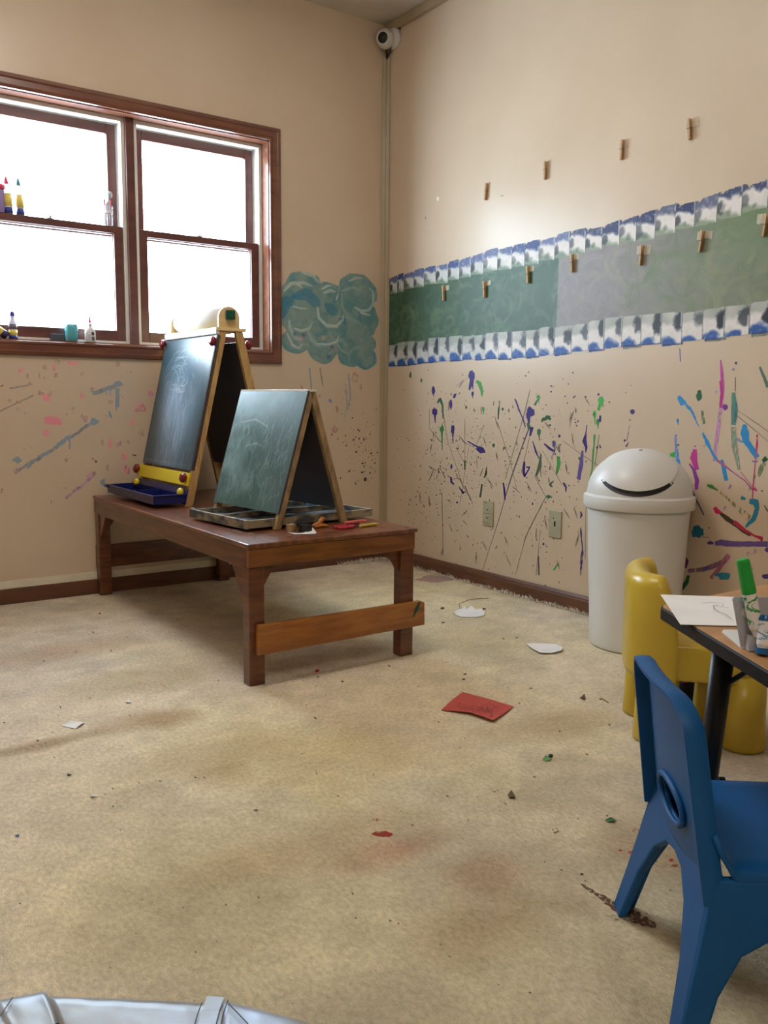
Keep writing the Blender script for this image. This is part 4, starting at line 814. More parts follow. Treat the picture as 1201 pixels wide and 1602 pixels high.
# fat blue chalk lying on its side behind the near leg
q = FL(492, 793, TRZ); q.z = TRZ
mb = MB(Matrix.Translation((0, 0, .0135)) @ Matrix.Rotation(.12, 4, 'Z') @ Matrix.Rotation(PI/2, 4, 'Y')); mb.lathe([(.006, -.032), (.012, -.031), (.0135, -.026), (.0135, .026), (.012, .031), (.006, .032)], 24)
o = mb.build('sidewalk_chalk', M_chalkb, smooth=True); o.location = q; tag(o, 'fat pale blue sidewalk chalk stick lying in the rear half of the easel tray', 'chalk')
q = FL(452, 807, TRZ); q.z = TRZ
lump('chalk', 'flat blue chalk piece in the easel tray beside the near front leg', 'chalk', q, .024, .011, .004, M_chalkb, .2)
q = FL(456, 784, TRZ); q.z = TRZ
mb = MB(); mb.box((-.02, -.01, 0), (.02, .01, .018)); mb.box((-.014, -.011, .018), (.004, .011, .024))
o = mb.build('eraser', M_dark, bevel=.002); o.location = q; tag(o, 'small dark block eraser in the tray between the two easel boards', 'eraser')
# things lying on the bench front
q = FL(466, 833, BH); q.z = BH
mb = MB(Matrix.Rotation(.1, 4, 'Z')); mb.lathe([(.022, 0), (.0225, .003), (.0215, .006), (.0215, .019), (.0225, .022), (.0215, .024)], 28)
t = mb.build('tin', M_dark, smooth=False, bevel=.001); t.location = (q.x+.03, q.y+.005, BH); tag(t, 'small round black tin beside the near leg of the small easel', 'tin')
mb = MB(); mb.box((-.013, -.011, 0), (.013, .011, .027)); mb.box((-.010, -.0115, .004), (.010, -.011, .023))
t = mb.build('wooden_block', M_oldwood, bevel=.002); t.location = (q.x-.018, q.y+.012, BH); t.rotation_euler = (0, 0, .3); tag(t, 'small worn wooden block standing against the near easel leg', 'block')
def flat_sheet(name, pts, z, m, label, cat, th=.0006, curl=None, group=None):   # pts: photo pixels on the plane z
    P = [FL(x, y, z) for x, y in pts]; c_ = sum(P, Vector())/len(P); n = len(P); ring = []
    mb = MB(); vs = []; fs = []; K = 5
    for k in range(K+1):
        f = k/K
        for i, p in enumerate(P):
            d = (p-c_)*f; zz = (curl[i] if curl else .002)*f**2; vs.append((d.x, d.y, zz+.0012))
    m_ = len(vs)
    for k in range(K):
        for i in range(n): j = (i+1) % n; fs.append((k*n+i, k*n+j, (k+1)*n+j, (k+1)*n+i))
    vs2 = [(a, b, c2+th) for a, b, c2 in vs]; fs2 = [tuple(reversed([i+m_ for i in f])) for f in fs]
    side = [(K*n+i, K*n+(i+1) % n, K*n+(i+1) % n+m_, K*n+i+m_) for i in range(n)]
    mb.add(vs+vs2, fs+fs2+side); me = mb.build(name, m); me.location = (c_.x, c_.y, z); return tag(me, label, cat, group)
flat_sheet('paper_scrap', [(450, 834), (470, 835), (484, 832), (489, 828.5), (495, 835), (492, 836), (462, 836.5)], BH, M_paper, 'small torn white paper scrap at the front edge of the bench', 'paper', curl=[0, 0, .001, .006, .001, 0, 0])
# orange plastic tool
q = FL(502, 825, BH); q.z = BH
mb = MB(); mb.tube([(-.035, 0, .006), (-.02, .004, .010), (-.008, .002, .012), (0, 0, .022), (.006, .002, .030), (.016, .004, .028)], [.005, .007, .008, .009, .007, .004], 10); mb.tube([(-.01, 0, .010), (.004, -.012, .007), (.02, -.014, .005)], [.006, .006, .004], 8); mb.tube([(-.03, -.012, .005), (-.01, -.010, .006), (.015, .0, .008)], .005, 8)
o = mb.build('pencil_sharpener', mat('amber_plastic', rgb(176, 104, 30), .35), smooth=True); o.location = q; tag(o, 'crumpled amber plastic piece on the bench beside the red scissors', 'toy')
# red handled scissors
q = FL(540, 826, BH); q.z = BH
sc = thing('scissors', 'red handled children scissors lying closed on the front of the bench', 'scissors', q, .1)
def loop(cx_, cy_, rx, ry, n=18): return [(cx_+rx*math.cos(2*PI*i/n), cy_+ry*math.sin(2*PI*i/n), .0045+.001*math.sin(i)) for i in range(n+1)]
for s_ in (-1, 1):
    mb = MB(); mb.tube(loop(-.008, .013*s_, .030, .010), .0042, 8, False); mb.tube([(.018, .010*s_, .0045), (.038, .003*s_, .005)], [.005, .004], 8); mb.build('handle', M_redcloth, sc, smooth=True)
mb = MB(); mb.prism([(.032, -.004), (.075, -.001), (.078, .001), (.032, .005)], (0, 0, .003), (1, 0, 0), (0, 1, 0), (0, 0, .002)); mb.build('blade', M_metal, sc)
def crayon(px, py, z, L, r, yaw, m, label):
    q = FL(px, py, z); t = thing('crayon', label, 'crayon', (q.x, q.y, z+r+.0002), yaw, 'crayons on the bench')
    R = Matrix.Rotation(PI/2, 4, 'Y'); mb = MB(R); mb.lathe([(r, -L/2), (r, L/2-.004), (r*.6, L/2-.002)], 16); mb.build('wrapper', m, t, smooth=False)
    wm = M_crayonp if m is not M_crayony else m
    MB(R).lathe([(r*.75, -L/2-.006), (r*.85, -L/2)], 14).build('wax_end', wm, t); MB(R).lathe([(r*.55, L/2-.002), (r*.35, L/2+.008)], 14).build('wax_tip', wm, t)
crayon(556, 818.5, BH+.010, .085, .0052, .12, M_crayonp, 'pink crayon resting on the red scissors on the bench')
crayon(577, 823.5, BH, .075, .0048, .16, M_crayony, 'yellow crayon on the bench beyond the red scissors')
crayon(553, 822, BH+.001, .05, .005, .2, mat('purple_crayon', rgb(106, 44, 90), .5), 'dark purple crayon under the pink crayon on the bench')

# ------------------------------------------------------------------ trash can
can = thing('trash_can', 'tall white plastic trash can with domed swing lid against the splattered wall', 'trash can', (-.202, -1.845, 0))
mb = MB(); mb.lathe([(.140, 0), (.148, .004), (.150, .012), (.156, .14), (.166, .32), (.172, .47), (.176, .50), (.170, .50), (.16, .3), (.14, .02), (.0, .02)], 72, capt=False)
o = mb.build('body', M_can, can, smooth=True)
mb = MB(); prof = [(.172, .4995), (.1865, .497), (.189, .500), (.1895, .530), (.188, .5385), (.182, .5415), (.1785, .545)]
for k in range(1, 25): t = PI/2*k/24; prof.append((.1785*math.cos(t)**.92 if k < 24 else .001, .545+.150*math.sin(t)))
mb.lathe(prof, 96, capb=False, capt=False); o = mb.build('lid', M_can, can, smooth=True); md = o.modifiers.new('e', 'EDGE_SPLIT'); md.split_angle = .7
def cap_on_dome(az, tilt, half, off, n=48, rings=12, rim=.006, wob=1.0):
    ax = Vector((math.sin(tilt)*math.cos(az), math.sin(tilt)*math.sin(az), math.cos(tilt))); e1 = ax.cross(Vector((0, 0, 1))).normalized(); e2 = ax.cross(e1)
    vs = [tuple(ax)]; fs = []
    for k in range(1, rings+1):
        a = half*k/rings
        for i in range(n):
            t = 2*PI*i/n; d = ax*math.cos(a)+(e1*math.cos(t)*wob+e2*math.sin(t))*math.sin(a); vs.append(tuple(d.normalized()))
    out = []
    for d in vs:
        o_ = off; out.append((d[0]*(.1785+o_), d[1]*(.1785+o_), .545+d[2]*(.150+o_)))
    for i in range(n): fs.append((0, 1+i, 1+(i+1) % n))
    for k in range(rings-1):
        for i in range(n): j = (i+1) % n; fs.append((1+k*n+i, 1+(k+1)*n+i, 1+(k+1)*n+j, 1+k*n+j))
    # turned-in rim
    b = 1+(rings-1)*n; base = len(out)
    for i in range(n): p = out[b+i]; out.append((p[0]*(1-rim/.18), p[1]*(1-rim/.18), .545+(p[2]-.545)*(1-rim/.18)))
    for i in range(n): j = (i+1) % n; fs.append((b+i, base+i, base+j, b+j))
    return out, fs
az = math.atan2(CAM.y+1.845, CAM.x+.202)-.07
vs, fs = cap_on_dome(az, math.radians(43), math.radians(45), .0008, rim=0.0); MB().add(vs, fs).build('lid_gap_shade', M_dark, can, smooth=True)  # dark cap on the closed dome, painted shade of the gap below the flap
vs, fs = cap_on_dome(az, math.radians(38), math.radians(43), .007, rim=.012); fl = MB().add(vs, fs).build('swing_flap', M_can, can, smooth=True)
md = fl.modifiers.new('e', 'EDGE_SPLIT'); md.split_angle = .6
MB(Matrix.Translation((math.cos(az)*.045, math.sin(az)*.045, .7005))).lathe([(.006, -.003), (.006, .001), (.003, .002)], 16).build('mould_mark', M_can, can)

# ------------------------------------------------------------------ yellow moulded chair
YF = Vector((.138, -.152, 0)).normalized(); YA = math.atan2(YF.y, YF.x)
leg_c = [(-.862, -2.453), (-.722, -2.607), (-.731, -2.312), (-.606, -2.450)]
yc = Vector((sum(p[0] for p in leg_c)/4, sum(p[1] for p in leg_c)/4, 0))
ych = thing('toddler_chair', 'chunky yellow moulded plastic toddler chair with fat round legs in front of the trash can', 'chair', yc, YA)
Ri = Matrix.Rotation(-YA, 3, 'Z')
for p in leg_c:
    q = Ri @ (Vector((p[0], p[1], 0))-yc)
    MB(Matrix.Translation((q.x, q.y, 0))).lathe([(.050, 0), (.056, .004), (.057, .012), (.054, .08), (.051, .19)], 40).build('leg', M_ychair, ych, smooth=True)
def superring(a, b, e, n): return [(a*math.copysign(abs(math.cos(2*PI*i/n))**e, math.cos(2*PI*i/n)), b*math.copysign(abs(math.sin(2*PI*i/n))**e, math.sin(2*PI*i/n))) for i in range(n)]
def loft(rings, cap=True):
    n = len(rings[0]); vs = [p for r in rings for p in r]; fs = []
    for k in range(len(rings)-1):
        for i in range(n): j = (i+1) % n; fs.append((k*n+i, k*n+j, (k+1)*n+j, (k+1)*n+i))
    if cap: fs += [tuple(range(n-1, -1, -1)), tuple(range((len(rings)-1)*n, len(rings)*n))]
    return vs, fs
rings = []
for sc_, z in [(.93, .172), (.985, .175), (1.0, .184), (1.0, .250), (.99, .260), (.965, .267), (.88, .269), (.5, .262), (.05, .260)]:
    rings.append([(x, y, z) for x, y in superring(.152*sc_, .150*sc_, .55, 64)])
MB().add(*loft(rings)).build('seat', M_ychair, ych, smooth=True)
# wrap-round back: fat rounded wall swept on a C in plan
cs = []
for k in range(20):
    t = PI/2+PI*k/19; cs.append(t)
path = []
for k in range(41):
    f = k/40; a = PI*.60+f*PI*.85        # from +v side round the rear to the -v side
    x = .143*math.copysign(abs(math.cos(a))**.55, math.cos(a)); y = .140*math.copysign(abs(math.sin(a))**.55, math.sin(a)); path.append((x, y, f))
rings = []; hw = .033
for i, (x, y, f) in enumerate(path):
    x0_, y0_, _ = path[max(0, i-1)]; x1_, y1_, _ = path[min(len(path)-1, i+1)]; dx, dy = x1_-x0_, y1_-y0_; l = math.hypot(dx, dy); nx, ny = dy/l, -dx/l
    rise = math.sin(min(1, max(0, (f-.0)/.13))*PI/2)*math.sin(min(1, max(0, (1.0-f)/.13))*PI/2)
    top = .300+.137*rise**.7
    ring = []
    for (o_, z) in [(-1, .255), (-1, top-.045)]+[(-math.cos(t), top-.034+.034*math.sin(t)) for t in np.linspace(.15, PI-.15, 11)]+[(1, top-.045), (1, .185), (.9, .172), (-.7, .172)]:
        ring.append((x+nx*o_*hw, y+ny*o_*hw, z))
    rings.append(ring)
MB().add(*loft(rings)).build('backrest', M_ychair, ych, smooth=True)
# cleaning brush lying behind the chair
bp_ = FL(1082, 1108); bp_.z = 0
br = thing('toy_plush', 'dark blue bristly toy with a curved red handle under the yellow chair', 'toy', (bp_.x+.02, bp_.y+.03, 0))
mb = MB(); rr = []
for k in range(9):
    ph = -PI/2+.3+(PI-.6)*k/8; rr.append((.045*math.cos(ph), .045+.045*math.sin(ph)))
mb.lathe(rr, 20); b_ = mb.build('body', mat('dark_navy_fuzz', rgb(24, 22, 44), .9), br, smooth=True)
mb = MB()
for k in range(220):
    d = Vector((random.gauss(0, 1), random.gauss(0, 1), random.gauss(.3, 1))).normalized(); p = Vector((0, 0, .045))+d*.042; t = p+d*random.uniform(.008, .02)
    if t.z < .004: continue
    w_ = d.cross(Vector((0, 0, 1)))
    if w_.length < .1: continue
    w_ = w_.normalized()*.0016; mb.add([p-w_, p+w_, t], [(0, 1, 2)])
o = mb.build('bristles', mat('dark_navy_fuzz', rgb(24, 22, 44), .9), br); o['kind'] = 'stuff'
MB().tube([(-.03, -.01, .07), (-.028, 0, .10), (-.035, .01, .125), (-.05, .015, .14), (-.068, .02, .142)], .008, 10).build('handle', M_redcloth, br, smooth=True)

# ------------------------------------------------------------------ trapezoid table
TZT = .505
C0 = Vector((-1.402, -2.846, 0)); a1 = math.atan2(-.86, -.51); L_ = .61
dv = lambda a: Vector((math.cos(a), math.sin(a), 0))
C1 = C0+dv(a1)*L_; C2 = C1+dv(a1+PI/3)*L_; C3 = C0+dv(a1+2*PI/3)*L_
tb_ = thing('activity_table', 'low trapezoid table with wood laminate top and black edge at the right', 'table', ((C0.x+C2.x)/2, (C0.y+C2.y)/2, 0))
tbo = tb_.location.copy()
def rounded(poly, r, n=6):
    out = []
    for i in range(len(poly)):
        p0, p, p1 = poly[i-1], poly[i], poly[(i+1) % len(poly)]; a = (p0-p).normalized(); b = (p1-p).normalized(); ang = a.angle(b); t = r/math.tan(ang/2)
        s0 = p+a*t; s1 = p+b*t; c_ = p+(a+b).normalized()*(r/math.sin(ang/2))
        v0 = s0-c_; v1 = s1-c_
        for k in range(n+1): f = k/n; v = v0.lerp(v1, f).normalized()*r; out.append(c_+v)
    return out
def offs(poly, d): # inset
    c_ = sum(poly, Vector())/len(poly); return [p+(c_-p).normalized()*d for p in poly]
R1 = rounded([C0, C1, C2, C3], .03)
def plate(name, poly, z0, z1, m, parent, bevel=0):
    n = len(poly); vs = [(p.x-tbo.x, p.y-tbo.y, z0) for p in poly]+[(p.x-tbo.x, p.y-tbo.y, z1) for p in poly]
    return MB().add(vs, [tuple(range(n-1, -1, -1)), tuple(range(n, 2*n))]+[(i, (i+1) % n, n+(i+1) % n, n+i) for i in range(n)]).build(name, m, parent, bevel=bevel)
plate('edge_band', R1, TZT-.024, TZT-.0006, M_tedge, tb_, .003); plate('tabletop', offs(R1, .004), TZT-.02, TZT, M_ttop, tb_, .0005)
topc = [(-1.388, -2.968, -1.372, -2.925)]
cen = (C0+C1+C2+C3)/4
for c_, tp_, ft in [(C0, Vector((-1.386, -2.972, 0)), Vector((-1.362, -2.925, 0))), (C1, None, None), (C2, None, None), (C3, None, None)]:
    if tp_ is None: d = (cen-c_).normalized(); tp_ = c_+d*.14; ft = c_+d*.10
    t0 = tp_-tbo; f0 = ft-tbo; t0.z = TZT-.0245; f0.z = .022
    lg = MB().tube([f0, f0.lerp(t0, .4), t0], [.0165, .0175, .019], 20).build('leg', M_blackm, tb_, smooth=True)
    for p_ in lg.data.polygons: p_.use_smooth = len(p_.vertices) == 4
    MB(Matrix.Translation((f0.x, f0.y, 0))).lathe([(.018, 0), (.020, .003), (.020, .018), (.012, .026)], 18).build('foot_glide', M_blackm, lg)
    if c_ is C0:
        f1 = f0.lerp(t0, .40)+Vector((.016, -.012, 0)); MB().tube([f1, f1+Vector((.008, -.006, 0))], .007, 12).build('set_screw', M_blackm, lg)
    if c_ is C0 or True:
        dd = (cen-c_).normalized(); dd = Vector((dd.x, dd.y, 0)); bt = f0.lerp(t0, .80)
        MB().tube([bt+dd*.01, Vector((t0.x, t0.y, TZT-.026))+dd*.10], .0045, 8).build('brace', M_blackm, lg)
        MB().box((-.03, -.022, TZT-.029), (.03, .022, TZT-.0242), Matrix.Translation((t0.x, t0.y, 0))).build('mount_plate', M_blackm, lg)

# paper with a faint drawing
def draw_on(par, base, segs, m, w_=.0012, z=.0):
    for q in segs:
        pts = [FL(x, y, z)-Vector(base) for x, y in q]; mb = MB()
        for i in range(len(pts)-1):
            d = (pts[i+1]-pts[i]).normalized(); s_ = Vector((-d.y, d.x, 0))*w_/2; a, b = pts[i], pts[i+1]
            mb.add([a-s_, a+s_, b+s_, b-s_], [(0, 1, 2, 3)])
        mb.build('pencil_line', m, par)
pz = TZT+.0003
pap = flat_sheet('drawing_paper', [(1033, 931.5), (1064, 978.5), (1150, 980.5), (1210, 981), (1190, 938), (1140, 935)], pz, M_paper, 'white sheet with a faint pencil drawing at the corner of the low table', 'paper', curl=[0, .0, .0, 0, 0, 0])
draw_on(pap, pap.location, [[(1116, 947), (1117, 953), (1124, 957), (1134, 961), (1141, 966), (1144, 969)], [(1098, 943.5), (1110, 942.5), (1134, 943.5)], [(1120, 946), (1122, 947)], [(1130, 946.5), (1131, 948)], [(1117, 947), (1140, 951)]], M_ink, .0012, pz+.0044)
# bookend-like grey holder
PB = FL(1159, 1015, TZT); PR = FL(1201, 1015.5, TZT); dx_ = (PR-PB); dx_.z = 0; dx_.normalize(); dn = Vector((-dx_.y, dx_.x, 0))   # dn: away from the viewer
if dn.dot(fwd) < 0: dn = -dn
hd = thing('bookend', 'grey plastic L-shaped bookend standing on the low table behind the green marker', 'bookend', (PB.x, PB.y, TZT))
poly = [(0, 0), (.085, 0), (.098, .078), (-.014, .078), (-.017, .074)]
mb = MB(); mb.prism(poly, (0, 0, .0005), dx_, (0, 0, 1), dn*.003); mb.build('upright_panel', M_grey, hd, bevel=.001)
bp2 = [FL(x, y, TZT)-Vector((PB.x, PB.y, TZT)) for x, y in [(1159, 1015), (1129, 990), (1131, 987), (1151, 987), (1210, 990)]]+[dx_*.085]
n = len(bp2); MB().add([(p.x, p.y, .0004) for p in bp2]+[(p.x, p.y, .0022) for p in bp2], [tuple(range(n-1, -1, -1)), tuple(range(n, 2*n))]+[(i, (i+1) % n, n+(i+1) % n, n+i) for i in range(n)]).build('base_plate', M_white, hd)
hp = on(1166.5, 959, 2, TZT+.05)
M_hole = mat('pale_hole', rgb(232, 232, 226), .6)
# round cut-out, lined
tq = (ray(1167, 958)); t_ = ((PB-CAM).dot(dn))/tq.dot(dn); hc = CAM+tq*t_-Vector((PB.x, PB.y, TZT))
MB(towards(hc-dn*.0006, -dn)).lathe([(.0075, 0), (.0075, .0004)], 24).build('finger_hole', M_hole, hd)
def marker(base, tip, capm, bandm, label, r=.0095, capfrac=.44):
    base = Vector(base); tip = Vector(tip); d = tip-base; L = d.length; t = thing('marker', label, 'marker', base, 0, 'markers on the low table')
    Rm = towards((0, 0, 0), d)
    MB(Rm).lathe([(.0045, 0), (.006, .001), (.0075, .010), (r*.95, .013), (r, .016), (r, L*(1-capfrac))], 28, capb=True).build('barrel', M_paper, t, smooth=False)
    MB(Rm).lathe([(r*1.06, L*(1-capfrac)), (r*1.1, L*(1-capfrac)+.002), (r*.98, L-.004), (r*.85, L-.001), (r*.6, L)], 28).build('cap', capm, t)
    mb = MB(Rm)
    for k in range(2):
        n = 20
        vs = []
        for i in range(n+1):
            f = i/n; z = .02+(L*(1-capfrac)-.024)*f; a = k*PI+.6+1.5*math.sin(f*PI*2.2+k); ww = .30+.45*abs(math.cos(f*PI*1.5))
            vs += [((r+.0003)*math.cos(a-ww), (r+.0003)*math.sin(a-ww), z), ((r+.0005)*math.cos(a), (r+.0005)*math.sin(a), z), ((r+.0003)*math.cos(a+ww), (r+.0003)*math.sin(a+ww), z)]
        fs = []
        for i in range(n): fs += [(3*i, 3*i+1, 3*i+4, 3*i+3), (3*i+1, 3*i+2, 3*i+5, 3*i+4)]
        mb.add(vs, fs)
    mb.build('swirl_print', bandm, t); return t
# green marker leans on the panel
def on_plane(px, py, P, nn): d = ray(px, py); t = (P-CAM).dot(nn)/d.dot(nn); return CAM+d*t
Pm = PB-dn*.0125
mb_base = on_plane(1185, 996, Pm-dn*.004, dn); mtop = on_plane(1161, 874, Pm+dn*.0, dn)
marker(mb_base, mtop, M_greenc, mat('green_print', rgb(60, 160, 80), .5), 'green capped marker leaning upright against the grey bookend')
lz = mb_base.z-TZT-.0005
mb = MB(Matrix.Translation(Vector((mb_base.x-PB.x, mb_base.y-PB.y, 0)))); mb.prism([(-.012, 0), (.012, 0), (.012, max(.004, lz)), (-.012, max(.004, lz))], (0, 0, .0005), dx_, (0, 0, 1), dn*.0155); mb.M = Matrix.Identity(4); mb.build('pen_ledge', M_grey, hd, bevel=.001)
bb = FL(1192, 1026, TZT); bb.z = TZT+.0105
bt_ = bb+Vector((.10, -.07, .045)); q2 = on_plane(1203, 965, bb, dn)
marker((bb.x, bb.y, TZT+.0025), q2+dn*.01, M_markblue, mat('lightblue_print', rgb(120, 170, 210), .5), 'blue ended marker standing at the right of the grey bookend, nearest the viewer', capfrac=.15)
mk = bpy.data.objects['marker.001']
MB(towards((0, 0, 0), q2+dn*.01-Vector((bb.x, bb.y, TZT+.0025)))).lathe([(.0098, 0), (.0102, .0015), (.0102, .0075), (.0099, .009)], 24).build('end_plug', M_markblue, mk)

# ------------------------------------------------------------------ blue chair
BSd = Vector((.608, .794, 0)).normalized(); BFd = Vector((.794, -.608, 0)).normalized()   # side (far) and forward
BO = Vector((-1.605, -3.062, 0))          # floor point under the middle of the seat's rear edge
bc = thing('child_chair', 'blue moulded plastic child chair seen from behind at the low table', 'chair', BO, math.atan2(BFd.y, BFd.x))
# local: x forward, y = left of forward; the far side (BSd) is +y
SZ = .25
def bchair():
    # back shell: outward curved sheet with rolled flange
    def half(z):                          # half width of the back at height z
        f = (z-.21)/(.465-.21); return .147-.022*f
    prof = []
    NZ, NW = 18, 16
    outer = []
    def pt(u, z, t):                      # u -1..1 across, z, t thickness offset forward
        hw_ = half(z); f = (z-.21)/.255
        # rounded top corners
        y = u*hw_; x = -.012-.036*f+.012*(1-u*u)*-1+t
        return (x, y, z)
    vs = []; fs = []
    rows = []
    for k in range(NZ+1):
        f = k/NZ
        row = []
        for i in range(NW+1):
            u = -1+2*i/NW; e = abs(u)
            ztop = .468-.030*max(0, (e-.62)/.38)**2.2; zbot = .215
            z = zbot+(ztop-zbot)*f; row.append(pt(u, z, .018))
        rows.append(row)
    vs = [p for r in rows for p in r]
    for k in range(NZ):
        for i in range(NW):
            # grip hole, low in the middle
            u = -1+2*(i+.5)/NW; f = (k+.5)/NZ
            if abs(u) < .40 and .17 < f < .36 and not (abs(u) > .27 and (f < .22 or f > .31)): continue
            a = k*(NW+1)+i; fs.append((a, a+1, a+NW+2, a+NW+1))
    me = bpy.data.meshes.new('backrest'); me.from_pydata(vs, [], fs); me.materials.append(M_blue); o = bpy.data.objects.new('backrest', me); COL.objects.link(o); o.parent = bc
    for p in me.polygons: p.use_smooth = True
    md = o.modifiers.new('sub', 'SUBSURF'); md.levels = 1; md.render_levels = 1
    md = o.modifiers.new('sol', 'SOLIDIFY'); md.thickness = .006; md.offset = 0
    # flange: rolled rim running up both sides and over the top
    rim = []
    for i in range(15): z = .205+(.438-.205)*i/14; rim.append(pt(-1, z, 0))
    for i in range(1, 16): u = -1+2*i/16; e = abs(u); rim.append(pt(u, .468-.030*max(0, (e-.62)/.38)**2.2, 0))
    for i in range(15): z = .438-(.438-.205)*i/14; rim.append(pt(1, z, 0))
    mb = MB(); W = .030; th = .005
    rings = []
    for i, p in enumerate(rim):
        p = Vector(p); a = Vector(rim[max(0, i-1)]); b = Vector(rim[min(len(rim)-1, i+1)]); d = (b-a).normalized(); out = Vector((1, 0, 0)).cross(d)
        if i < 3: pass
        out = d.cross(Vector((1, 0, 0))).normalized()
        if out.dot(Vector((0, p.y, (p.z-.33)*1.0))) < 0: out = -out
        rings.append([tuple(p+out*.000+Vector((-.006, 0, 0))), tuple(p+out*.005+Vector((-.006, 0, 0))), tuple(p+out*.007+Vector((.004, 0, 0))), tuple(p+out*.006+Vector((.018, 0, 0))), tuple(p+out*.001+Vector((.024, 0, 0))), tuple(p-out*.003+Vector((.020, 0, 0)))])
    mb.add(*loft(rings)); o = mb.build('back_flange', M_blue, bc, smooth=True); md = o.modifiers.new('e', 'EDGE_SPLIT'); md.split_angle = .8
    # grip: raised lip round the opening
    ring = []
    for i in range(28):
        t = 2*PI*i/28; y = .058*math.cos(t); z = .283+.030*math.sin(t); f = (z-.21)/.255; ring.append((.000-.036*f-.012*(1-(y/.14)**2), y, z))
    mb = MB(); mb.tube(ring+[ring[0]], .0048, 8, False); mb.build('grip_lip', M_blue, bc, smooth=True)
    # seat: dished shell with turned-down edge and a scoop up into the back
    rings = []; NX, NY = 22, 16; vs = []; fs = []
    for i in range(NX+1):
        fx = i/NX
        for j in range(NY+1):
            v = -1+2*j/NY; hw_ = .150-.006*fx
            x = -.018+.300*fx; z = SZ-.004*math.sin(PI*min(1, fx*1.1))*(1-v*v)
            if fx < .16: z += .05*((.16-fx)/.16)**2*1.0; x += .012*((.16-fx)/.16)
            if fx > .93: z -= .012*((fx-.93)/.07)**2
            ev = max(0, (abs(v)-.86)/.14); z += .003*math.sin(ev*PI)-.012*ev**2*(1 if fx > .1 else 0)
            vs.append((x, v*hw_, z))
    for i in range(NX):
        for j in range(NY): a = i*(NY+1)+j; fs.append((a, a+1, a+NY+2, a+NY+1))
    me = bpy.data.meshes.new('seat'); me.from_pydata(vs, [], fs); me.materials.append(M_blue); o = bpy.data.objects.new('seat', me); COL.objects.link(o); o.parent = bc
    for p in me.polygons: p.use_smooth = True
    md = o.modifiers.new('sol', 'SOLIDIFY'); md.thickness = .008; md.offset = 0
    # rear leg panel: trapezoid with an arch
    zt = SZ-.008; lean = lambda z: -.05*(1-z/zt)
    def Pn(y, z): return (lean(z)-.004, y, z)
    n = 14
    outerL = [(-.145, zt), (-.150, .18), (-.182, 0)]; 
    arch_ = [(-.142, 0), (-.112, .10), (-.075, .165), (-.035, .195), (0, .200), (.035, .195), (.075, .165), (.112, .10), (.142, 0)]
    poly = outerL+arch_+[(.182, 0), (.150, .18), (.145, zt)]
    vs = [Pn(y, z) for y, z in poly]; t = .016; vs2 = [(x+t, y, z) for x, y, z in vs]; m_ = len(vs)
    MB().add(vs+vs2, [tuple(range(m_)), tuple(range(2*m_-1, m_-1, -1))]+[(i, i+m_, (i+1) % m_+m_, (i+1) % m_) for i in range(m_)]).build('rear_leg_panel', M_blue, bc, bevel=.004)
    for s_ in (-1, 1):                   # side panels: rear and front leg joined by an arch
        def Q(x, z): y = s_*(.150+.030*(1-z/zt)); return (x, y, z)
        poly = [(-.004, zt), (-.022, .15), (-.054, 0), (-.020, 0), (.004, .085), (.034, .140), (.085, .170), (.145, .175), (.19, .165), (.225, .12), (.262, 0), (.308, 0), (.285, .15), (.272, zt)]
        vs = [Q(x, z) for x, z in poly]; vs2 = [(x, y-s_*.014, z) for x, y, z in vs]; m_ = len(vs)
        MB().add(vs+vs2, [tuple(range(m_)), tuple(range(2*m_-1, m_-1, -1))]+[(i, i+m_, (i+1) % m_+m_, (i+1) % m_) for i in range(m_)]).build('side_leg_panel', M_blue, bc, bevel=.005)
bchair()

# ------------------------------------------------------------------ papers and scraps on the carpet
flat_sheet('paper_plate', [(710, 961), (713, 957), (722, 955), (726, 951), (730, 954), (737, 951), (743, 955), (752, 954), (758, 959), (757, 964), (748, 966), (735, 966.5), (722, 966), (714, 964)], 0, M_paper, 'torn white paper plate piece with ragged left edge, nearer the baseboard', 'paper', curl=[.003, .004, .006, .010, .002, .008, .004, .003, .003, .002, .001, .001, .001, .002], group='paper plate pieces on the carpet')
flat_sheet('paper_plate', [(823, 1010), (832, 1008.5), (850, 1008.5), (868, 1009.5), (876, 1014), (880, 1018), (877, 1022), (862, 1024), (845, 1024), (834, 1019), (827, 1014)], 0, M_paper, 'white half-round paper plate piece lying left of the trash can', 'paper', curl=[.006, .004, .003, .003, .006, .010, .008, .004, .005, .006, .006], group='paper plate pieces on the carpet')
rp = flat_sheet('red_paper', [(690, 1112), (706, 1097), (723, 1084), (762, 1094), (803, 1107), (790, 1118), (771, 1132), (735, 1120)], 0, M_redp, 'red sheet of paper with pencil scribbles on the carpet', 'paper', curl=[.001, .001, .001, .001, .002, .004, .008, .009])
segs = []
for k in range(9): x = random.uniform(740, 785); y = random.uniform(1100, 1118); segs.append([(x+random.uniform(-10, 10), y+random.uniform(-5, 5)) for _ in range(4)])
for k in range(7): x = random.uniform(712, 745); y = random.uniform(1096, 1110); segs.append([(x+random.uniform(-12, 12), y+random.uniform(-5, 5)) for _ in range(3)])
draw_on(rp, rp.location, segs, mat('dark_red_pencil', rgb(120, 40, 44), .7), .0014, .0085)
def scrap(px, m, label, cat='scrap', curl=.004): return flat_sheet('paper_scrap', px, 0, m, label, cat, curl=[curl*(i % 2) for i in range(len(px))])
scrap([(95, 1136), (112, 1132), (133, 1131), (127, 1137), (118, 1141)], M_paper, 'small white paper scrap alone on the left of the carpet', 'paper', .006)
scrap([(196, 1098), (203, 1097), (205, 1100), (198, 1101)], M_paper, 'tiny white crumb of paper left of the near bench leg', 'paper')
